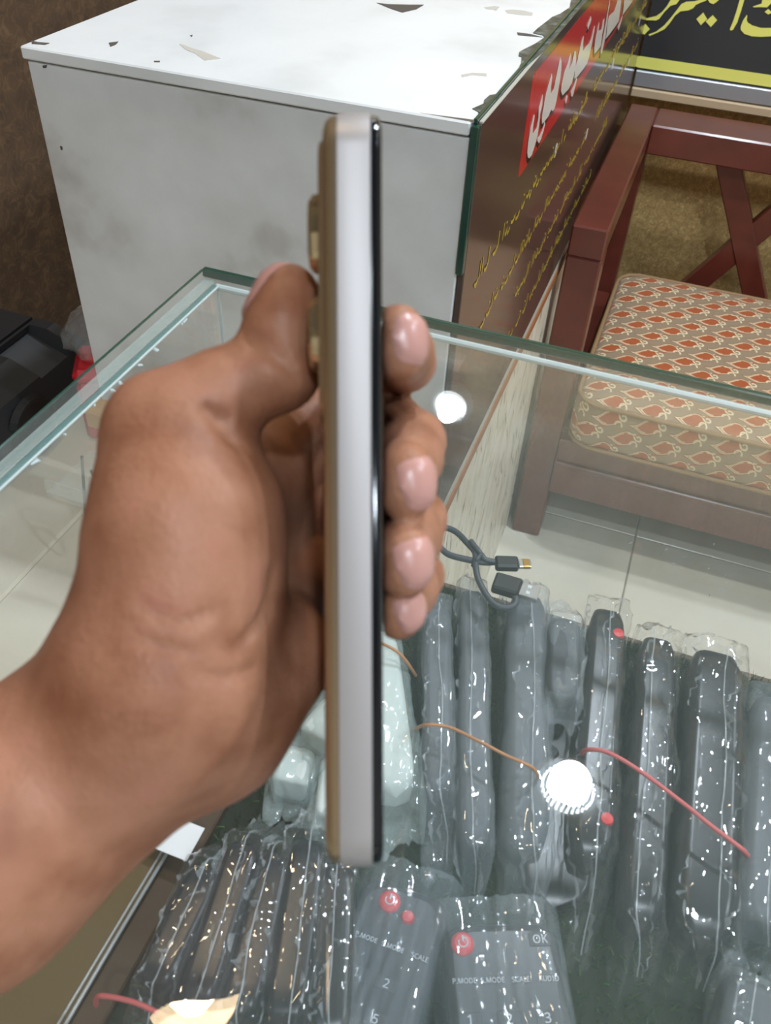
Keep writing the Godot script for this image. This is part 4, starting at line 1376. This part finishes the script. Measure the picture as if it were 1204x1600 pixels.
func face_up_remote(label: String, origin: Vector3, xdir: Vector3, w: float, l: float, keys: Array, sd: int, mark_rows: Array) -> void:
	# a remote lying keys up in a loose flat bag; origin is the middle of its far end
	var t := thing("bagged_remote_control", label, "remote control", origin, "bagged remote controls in the showcase")
	var x := Vector3(xdir.x, 0, xdir.z).normalized()
	t.basis = Basis(x, Vector3.UP, x.cross(Vector3.UP))
	var mb := MB.new()
	var rows := []
	for lv in [[-0.016, 0.005], [-0.014, 0.001], [-0.0034, 0.0], [-0.001, 0.0017], [0.0, 0.0042]]:
		var row := PackedVector3Array()
		for q in rr_ring(w - 2.0 * lv[1], l - 2.0 * lv[1], 0.01, 6):
			row.append(Vector3(q.x, lv[0], l / 2 + q.y))
		rows.append(row)
	mb.grid(rows, true)
	mb.fan(rows[-1], Vector3.UP)
	mb.fan(rows[0], Vector3.DOWN)
	obj("body", mb.done(), mats.remote_black, t)
	for k in keys:
		if k[0] == "power":
			var b := obj("power_button", lathe_mesh([[0.0, 0.002], [0.0036, 0.0018], [0.0048, 0.001], [0.0052, 0.0]], 20), mats.red_button, t, Vector3(k[1], 0, k[2]))
			var pm := MB.new()
			var arc := []
			for i in 9:
				var a := deg_to_rad(-60.0 + 300.0 * i / 8)
				arc.append(Vector3(sin(a + 0.52 * 2) * 0.002, 0.0021, -cos(a + 0.52 * 2) * 0.002))
			add_tube(pm, arc, 0.00035, 5, 2)
			add_beam(pm, Vector3(0, 0.0021, -0.0028), Vector3(0, 0.0021, -0.0004), 0.0007, 0.0007, Vector3.UP, 0.0001)
			obj("power_mark", pm.done(), mats.key_print, b)
		elif k[0] == "red":
			obj("red_key", lathe_mesh([[0.0, 0.002], [0.0025, 0.0018], [0.0033, 0.0]], 14), mats.red_button, t, Vector3(k[1], 0, k[2]))
		else:
			flat_text(t, k[0], Vector3(k[1], 0.0006, k[2]), k[3])
			if k[3] > 0.0045:
				obj("key", box_mesh(Vector3(-0.005, -0.001, -0.003), Vector3(0.005, 0.0004, 0.003), 0.0003), mats.button, t, Vector3(k[1], 0, k[2]))
	# loose bag over it
	var nu := 44
	var nv := 56
	var rows2 := []
	var bw := w * 1.18
	for j in nv + 1:
		var row := PackedVector3Array()
		for i in nu + 1:
			var u := float(i) / nu * 2.0 - 1.0
			var s := float(j) / nv
			var fold := crumple.get_noise_3d(u * 260.0 + sd * 90.0, s * 150.0 + u * 60.0, 5.0)
			var h := 0.0035 + 0.0026 * fold + 0.0022 * absf(crumple.get_noise_2d(u * 420.0 + s * 160.0, sd * 40.0)) - 0.0176 * pow(absf(u), 8.0)
			row.append(Vector3(u * bw / 2, h, -0.010 + s * (l + 0.017) + 0.002 * crumple.get_noise_2d(u * 90.0, sd * 9.0)))
		rows2.append(row)
	mb = MB.new()
	mb.grid(rows2, false, 1)
	obj("plastic_bag", mb.done(), mats.bag_milky, t)

func remotes() -> void:
	crumple = noise(0.016, 77, 3)
	crumple.fractal_gain = 0.55
	var grp := "bagged remote controls in the showcase"
	var bm: Material = mats.bag_milky
	var N := "bagged_remote_control"
	var C := "remote control"
	# middle bundle, standing on edge
	packet(N, "grey bagged remote beside the pale bag, leftmost of the tan-banded bundle", C, Vector3(-0.0767, 0.8219, -0.3533), Vector3(-0.0222, 0.811, -0.1881), 0.0189, 0.03864, {"bag": bm, "amp": 0.0013, "seed": 1, "body": mats.remote_grey, "group": grp, "near_tail": 0.0378})
	packet(N, "slim grey bagged remote with pointed tail in middle of tan-banded bundle", C, Vector3(-0.062, 0.8253, -0.3778), Vector3(-0.0011, 0.811, -0.1802), 0.0189, 0.042, {"bag": bm, "amp": 0.0013, "seed": 2, "body": mats.remote_grey, "group": grp, "tail_w": 0.35, "near_tail": 0.0252, "far_tail": 0.0168})
	packet(N, "wide milky bagged remote under the USB cable plugs, rightmost of tan-banded bundle", C, Vector3(-0.0285, 0.8253, -0.3894), Vector3(0.0226, 0.811, -0.1825), 0.02856, 0.042, {"bag": bm, "amp": 0.0013, "seed": 3, "body": mats.remote_grey, "group": grp, "near_tail": 0.0294, "far_tail": 0.01848})
	# right bundle
	var rk := packet(N, "tapering bagged black remote with red key, leftmost of pink-banded bundle", C, Vector3(0.0233, 0.827, -0.3937), Vector3(0.0501, 0.811, -0.1735), 0.02604, 0.042, {"seed": 4, "amp": 0.0026, "group": grp, "near_tail": 0.042, "far_tail": 0.0168, "tail_w": 0.5})
	for zk in [-0.07, 0.045]:
		obj("red_key", lathe_mesh([[0.0, 0.0022], [0.003, 0.0018], [0.0036, 0.0]], 14), mats.red_button, rk, Vector3(0.006, 0.0168, zk))
	packet(N, "bagged black remote with round end in middle of pink-banded bundle", C, Vector3(0.0556, 0.8253, -0.3849), Vector3(0.0756, 0.811, -0.1706), 0.02604, 0.042, {"seed": 5, "amp": 0.0026, "group": grp, "near_tail": 0.0252, "far_tail": 0.0168})
	packet(N, "broad bagged black remote in shiny crumpled film, rightmost of pink-banded bundle", C, Vector3(0.0902, 0.8253, -0.384), Vector3(0.1025, 0.811, -0.1741), 0.0378, 0.042, {"seed": 6, "group": grp, "near_tail": 0.0252, "far_tail": 0.01344, "amp": 0.00202})
	packet(N, "bagged grey remote at the right picture edge beside the pink-banded bundle", C, Vector3(0.1267, 0.8202, -0.3617), Vector3(0.1278, 0.8152, -0.2052), 0.0336, 0.0378, {"bag": bm, "amp": 0.0013, "seed": 7, "body": mats.remote_grey, "group": grp, "near_tail": 0.01008})
	packet(N, "small bagged black remote in the bottom right picture corner", C, Vector3(0.1244, 0.811, -0.202), Vector3(0.1193, 0.811, -0.1406), 0.0294, 0.0294, {"bag": bm, "amp": 0.0013, "seed": 8, "group": grp})
	# left bundle
	packet(N, "bagged black remote next to the brown carton, first of the slanted bundle", C, Vector3(-0.1223, 0.8219, -0.1642), Vector3(-0.12, 0.8194, -0.0665), 0.021, 0.04032, {"seed": 11, "group": grp, "far_tail": 0.0168})
	packet(N, "bagged black remote, second from brown carton in the slanted bundle", C, Vector3(-0.1138, 0.8253, -0.1811), Vector3(-0.0958, 0.8194, -0.0663), 0.021, 0.042, {"seed": 12, "group": grp, "far_tail": 0.0168, "tail_w": 0.5})
	packet(N, "bagged black remote, third from brown carton in the slanted bundle", C, Vector3(-0.0999, 0.8219, -0.1828), Vector3(-0.0758, 0.8194, -0.0694), 0.021, 0.04032, {"seed": 13, "group": grp, "far_tail": 0.0168})
	packet(N, "bagged black remote with gathered bag neck, fourth from brown carton", C, Vector3(-0.0902, 0.8253, -0.1976), Vector3(-0.0547, 0.8194, -0.0729), 0.02268, 0.042, {"seed": 14, "group": grp, "far_tail": 0.02184, "tail_w": 0.4})
	packet(N, "bagged black remote under bottom end of phone, fifth from brown carton", C, Vector3(-0.072, 0.8202, -0.1814), Vector3(-0.0345, 0.8169, -0.0767), 0.02268, 0.03864, {"seed": 15, "group": grp, "amp": 0.00202})
	# pale ones
	packet("pale_bagged_packet", "long pale green-white bagged packet right of the phone", "packet", Vector3(-0.1049, 0.8169, -0.3215), Vector3(-0.0455, 0.811, -0.1996), 0.03108, 0.0336, {"bag": mats.bag_pale, "seed": 21, "body": mats.remote_pale, "ridges": false, "seam": false, "pleats": 0, "amp": 0.00252, "fill": 0.7, "near_tail": 0.021})
	packet("pale_bagged_packet", "pale bagged packet between palm and phone, topmost of three", "packet", Vector3(-0.0982, 0.8169, -0.2634), Vector3(-0.1079, 0.8169, -0.2183), 0.02856, 0.0252, {"bag": mats.bag_pale, "seed": 22, "body": mats.remote_pale, "ridges": false, "seam": false, "pleats": 0, "amp": 0.00252, "fill": 0.7, "near_tail": 0.01008})
	packet("pale_bagged_packet", "pale bagged packet with shiny end below the heel of the hand", "packet", Vector3(-0.1148, 0.8051, -0.2373), Vector3(-0.1076, 0.8051, -0.192), 0.02688, 0.02352, {"bag": mats.bag_pale, "seed": 23, "body": mats.remote_pale, "ridges": false, "seam": false, "pleats": 0, "amp": 0.00252, "fill": 0.7, "near_tail": 0.0126})
	packet("pale_bagged_packet", "narrow pale bagged packet along the left side of the phone", "packet", Vector3(-0.0971, 0.8034, -0.2391), Vector3(-0.0797, 0.8034, -0.1839), 0.02016, 0.02184, {"bag": mats.bag_pale, "seed": 24, "body": mats.remote_pale, "ridges": false, "seam": false, "pleats": 0, "amp": 0.00252, "fill": 0.7, "near_tail": 0.0126})
	# short pouch and dark remote between the bundles
	packet(N, "short milky pouch with small remote between the two banded bundles", C, Vector3(-0.0009, 0.8253, -0.37), Vector3(0.0142, 0.8236, -0.2857), 0.02184, 0.01848, {"bag": mats.bag_milky, "pleats": 0, "seed": 31, "body": mats.remote_grey, "group": grp, "seam": false, "far_tail": 0.0168, "near_tail": 0.01008})
	var d := packet("remote_control", "bare black remote with plus key between the two banded bundles", C, Vector3(0.014, 0.7967, -0.34), Vector3(0.0346, 0.7967, -0.1947), 0.0378, 0.01848, {"bag": mats.bag_clear, "seed": 32, "fill": 0.96, "bare": true, "near_tail": 0.00336, "far_tail": 0.00336, "seam": false, "amp": 0.00034, "group": grp})
	for k in 8:
		obj("key", lathe_mesh([[0.0, 0.0026], [0.003, 0.0022], [0.0042, 0.0]], 14), mats.button, d, Vector3(0.0076 * (k % 2 * 2 - 1), 0.0077, -0.046 + (k / 2) * 0.017))
	flat_text(d, "+", Vector3(0.0076, 0.0105, -0.038), 0.0085)
	# face-up remotes in front
	var o2 := Vector3(0.01, 0.8135, -0.1717)
	var x2 := (Vector3(0.0294, 0.8135, -0.1553) - Vector3(0.0005, 0.8135, -0.1434)).normalized()
	var ks := [["power", -0.0172, 0.0092], ["OK", 0.0176, 0.008, 0.005]]
	var marks := ["P.MODE", "S.MODE", "SCALE", "AUDIO"]
	for k in 4:
		ks.append([marks[k], -0.018 + k * 0.0122, 0.0244, 0.0029])
	for k in 9:
		ks.append([str(k + 1), -0.0172 + (k % 3) * 0.0164, 0.0395 + (k / 3) * 0.013, 0.0055])
	face_up_remote("face-up bagged remote with red power key at the bottom of the picture", o2, x2, 0.052, 0.143, ks, 41, [])
	var o1 := Vector3(-0.0329, 0.8068, -0.1752)
	var x1 := (Vector3(-0.023, 0.8068, -0.1508) - Vector3(-0.0342, 0.8068, -0.1506)).normalized()
	var k1 := [["power", -0.0067, 0.010], ["red", 0.0034, 0.0139], ["STILL", -0.0105, 0.089, 0.0032], ["P.MODE", -0.0113, 0.0286, 0.0029], ["S.MODE", 0.0013, 0.0286, 0.0029], ["SCALE", 0.0139, 0.0286, 0.0029]]
	for k in 6:
		k1.append([["1", "2", "4", "5", "7", "8"][k], -0.0105 + (k % 2) * 0.0139, 0.0437 + (k / 2) * 0.0147, 0.0052])
	k1.append(["0", 0.0034, 0.089, 0.0052])
	face_up_remote("face-up bagged remote with red power key just below the phone end", o1, x1, 0.0437, 0.143, k1, 42, [])
	# rubber bands
	tag(obj("rubber_band", tube_mesh([Vector3(-0.0586, 0.8001, -0.2602), Vector3(-0.0518, 0.8253, -0.2492), Vector3(-0.0394, 0.8278, -0.2512), Vector3(-0.0222, 0.8295, -0.2479), Vector3(-0.0074, 0.8295, -0.2451), Vector3(0.0069, 0.827, -0.2447), Vector3(0.0133, 0.8026, -0.2538)], 0.00095, 6, 8), mats.band_tan), "tan rubber band round the middle bundle of bagged remotes", "rubber band")
	tag(obj("rubber_band", tube_mesh([Vector3(0.0297, 0.8026, -0.2753), Vector3(0.0303, 0.8236, -0.2672), Vector3(0.0407, 0.8303, -0.2653), Vector3(0.0575, 0.8303, -0.2607), Vector3(0.0774, 0.8295, -0.2525), Vector3(0.0932, 0.8295, -0.2446), Vector3(0.1095, 0.8253, -0.2403), Vector3(0.1186, 0.8026, -0.2513)], 0.0012, 6, 8), mats.band_pink), "pink rubber band round the right bundle of bagged remotes", "rubber band")
	tag(obj("rubber_band", tube_mesh([Vector3(-0.1386, 0.811, -0.0793), Vector3(-0.1341, 0.8253, -0.0798), Vector3(-0.1186, 0.8295, -0.0818), Vector3(-0.1039, 0.8295, -0.0815), Vector3(-0.0836, 0.8278, -0.0802)], 0.0011, 6, 8), mats.band_pink), "pale pink rubber band round the slanted bundle of bagged remotes", "rubber band")
	tag(obj("rubber_band", tube_mesh([Vector3(-0.1102, 0.811, -0.3059), Vector3(-0.0921, 0.8219, -0.2941), Vector3(-0.0796, 0.8202, -0.2918), Vector3(-0.0694, 0.8026, -0.2937)], 0.00095, 6, 8), mats.band_tan), "thin tan rubber band over the long pale bagged packet", "rubber band")
	# brown carton in the left end of the case
	var c := thing("brown_carton", "low brown carton with clear film edge beside the slanted bundle", "carton", Vector3.ZERO)
	var a := Vector3(-0.1526, 0.79, -0.1553)
	var b := Vector3(-0.1539, 0.79, -0.0672)
	var zz := (b - a).normalized()
	var xx := Vector3.UP.cross(zz).normalized()
	c.transform = Transform3D(Basis(xx, Vector3.UP, zz), Vector3((a.x + b.x) / 2, SY + 0.0035, (a.z + b.z) / 2) - xx * 0.038)
	obj("carton_body", box_mesh(Vector3(-0.03, 0, -0.11), Vector3(0.038, 0.010, 0.092), 0.001), mats.carton_brown, c)
	obj("carton_side", box_mesh(Vector3(0.0385, 0, -0.11), Vector3(0.052, 0.0067, 0.092), 0.001), mats.carton_dark, c)
	obj("film_edge", tube_mesh([Vector3(0.0395, 0.0113, -0.084), Vector3(0.0387, 0.0113, 0.0), Vector3(0.0395, 0.0113, 0.092)], 0.001, 6, 6), mats.bag_seam, c)
	obj("film_edge", tube_mesh([Vector3(0.0365, 0.0113, -0.092), Vector3(0.036, 0.0113, 0.0), Vector3(0.036, 0.0113, 0.092)], 0.0007, 6, 6), mats.bag_seam, c)
	tag(obj("paper_slip", box_mesh(Vector3(-0.0135, 0, -0.009), Vector3(0.0135, 0.0005, 0.009), 0.0001), mats.white_paper, self, Vector3(-0.1514, 0.8001, -0.1594)), "white paper slip at the top of the slanted bundle", "paper")

func cable() -> void:
	var t := thing("usb_cable", "short grey USB cable folded in a loop on the bagged remotes", "cable")
	var y := 0.0
	obj("cord", tube_mesh([Vector3(-0.0426, 0.8345, -0.3715), Vector3(-0.0508, 0.8354, -0.3655), Vector3(-0.0631, 0.8354, -0.3633), Vector3(-0.0747, 0.8345, -0.3641), Vector3(-0.0825, 0.8345, -0.3692), Vector3(-0.0862, 0.8345, -0.3731), Vector3(-0.0864, 0.8345, -0.3817), Vector3(-0.0826, 0.8345, -0.3858), Vector3(-0.0754, 0.8345, -0.3844), Vector3(-0.0667, 0.8354, -0.3772), Vector3(-0.0593, 0.837, -0.369), Vector3(-0.0557, 0.8379, -0.3574), Vector3(-0.0516, 0.837, -0.3487), Vector3(-0.0439, 0.8354, -0.3399), Vector3(-0.0364, 0.8345, -0.3353), Vector3(-0.0294, 0.8345, -0.3366), Vector3(-0.0266, 0.8354, -0.3417), Vector3(-0.0304, 0.837, -0.3466), Vector3(-0.0358, 0.837, -0.3497)], 0.00195, 8, 6), mats.cable_grey, t)
	obj("cord", tube_mesh([Vector3(-0.0643, 0.8396, -0.3755), Vector3(-0.057, 0.8396, -0.3685), Vector3(-0.0519, 0.8379, -0.3653), Vector3(-0.0453, 0.837, -0.3666)], 0.0017, 8, 6), mats.cable_grey, t)
	obj("tie", tube_mesh([Vector3(-0.0583, 0.8337, -0.3612), Vector3(-0.0562, 0.8404, -0.3609), Vector3(-0.0549, 0.8396, -0.367), Vector3(-0.0535, 0.8337, -0.3702)], 0.0012, 6, 6, 1.0), mats.cable_grey, t)
	var pair := [[Vector3(-0.0457, 0.837, -0.3653), Vector3(-0.0326, 0.837, -0.3701), Vector3(-0.0254, 0.837, -0.3731), 0.0095, 0.006, 0.0066, 0.0026], [Vector3(-0.0426, 0.837, -0.3502), Vector3(-0.0266, 0.837, -0.3502), Vector3(-0.0155, 0.837, -0.35), 0.0132, 0.007, 0.0108, 0.004]]
	for k in 2:
		var p: Array = pair[k]
		var mb := MB.new()
		add_beam(mb, p[0], p[1], p[3], p[4], Vector3.UP, 0.0012)
		obj("plug_grip", mb.done(), mats.plug_black, t)
		mb = MB.new()
		add_beam(mb, p[1], p[2], p[5], p[6], Vector3.UP, 0.0004)
		var s := obj("plug_shell", mb.done(), mats.steel, t)
		var dir: Vector3 = (p[2] - p[1]).normalized()
		var side := dir.cross(Vector3.UP).normalized()
		if k == 1:
			for q in [-1, 1]:
				mb = MB.new()
				add_box(mb, Transform3D(Basis(side, Vector3.UP, side.cross(Vector3.UP)), p[1].lerp(p[2], 0.45) + side * 0.0024 * q + Vector3.UP * 0.0021), Vector3(0.0022, 0.0003, 0.0022), 0.0)
				obj("shell_hole", mb.done(), mats.silicone, s)
		else:
			mb = MB.new()
			add_box(mb, Transform3D(Basis(side, Vector3.UP, side.cross(Vector3.UP)), p[2] - dir * 0.003 + Vector3.UP * 0.0001), Vector3(0.0067, 0.0029, 0.0044), 0.0004)
			obj("gold_tip", mb.done(), mats.gold_pin, s)

func turf() -> void:
	var o := thing("turf_mat", "dark green artificial turf mat lining the showcase shelf", "turf mat")
	obj("backing", box_mesh(Vector3(GX + 0.0136, SY, GZ + 0.007), Vector3(0.6, SY + 0.003, 0.14), 0.0005), mats.turf_base, o)
	var rng := RandomNumberGenerator.new()
	rng.seed = 4
	var mb := MB.new()
	for k in 16000:
		var x := rng.randf_range(GX + 0.017, 0.25)
		var z := rng.randf_range(GZ + 0.010, -0.05)
		if k % 5 == 0:
			z = GZ + 0.009 + rng.randf() * 0.010
		var a := rng.randf() * TAU
		var h := rng.randf_range(0.004, 0.009)
		var s := Vector3(cos(a), 0, sin(a)) * 0.0006
		var p := Vector3(x, SY + 0.003, z)
		mb.tri(p - s, p + s, p + Vector3(rng.randf_range(-1, 1) * 0.0042, h, rng.randf_range(-0.7, 1) * 0.0042))
	var g := obj("grass", mb.done(), mats.turf_blade, o)
	g.set_meta("kind", "stuff")
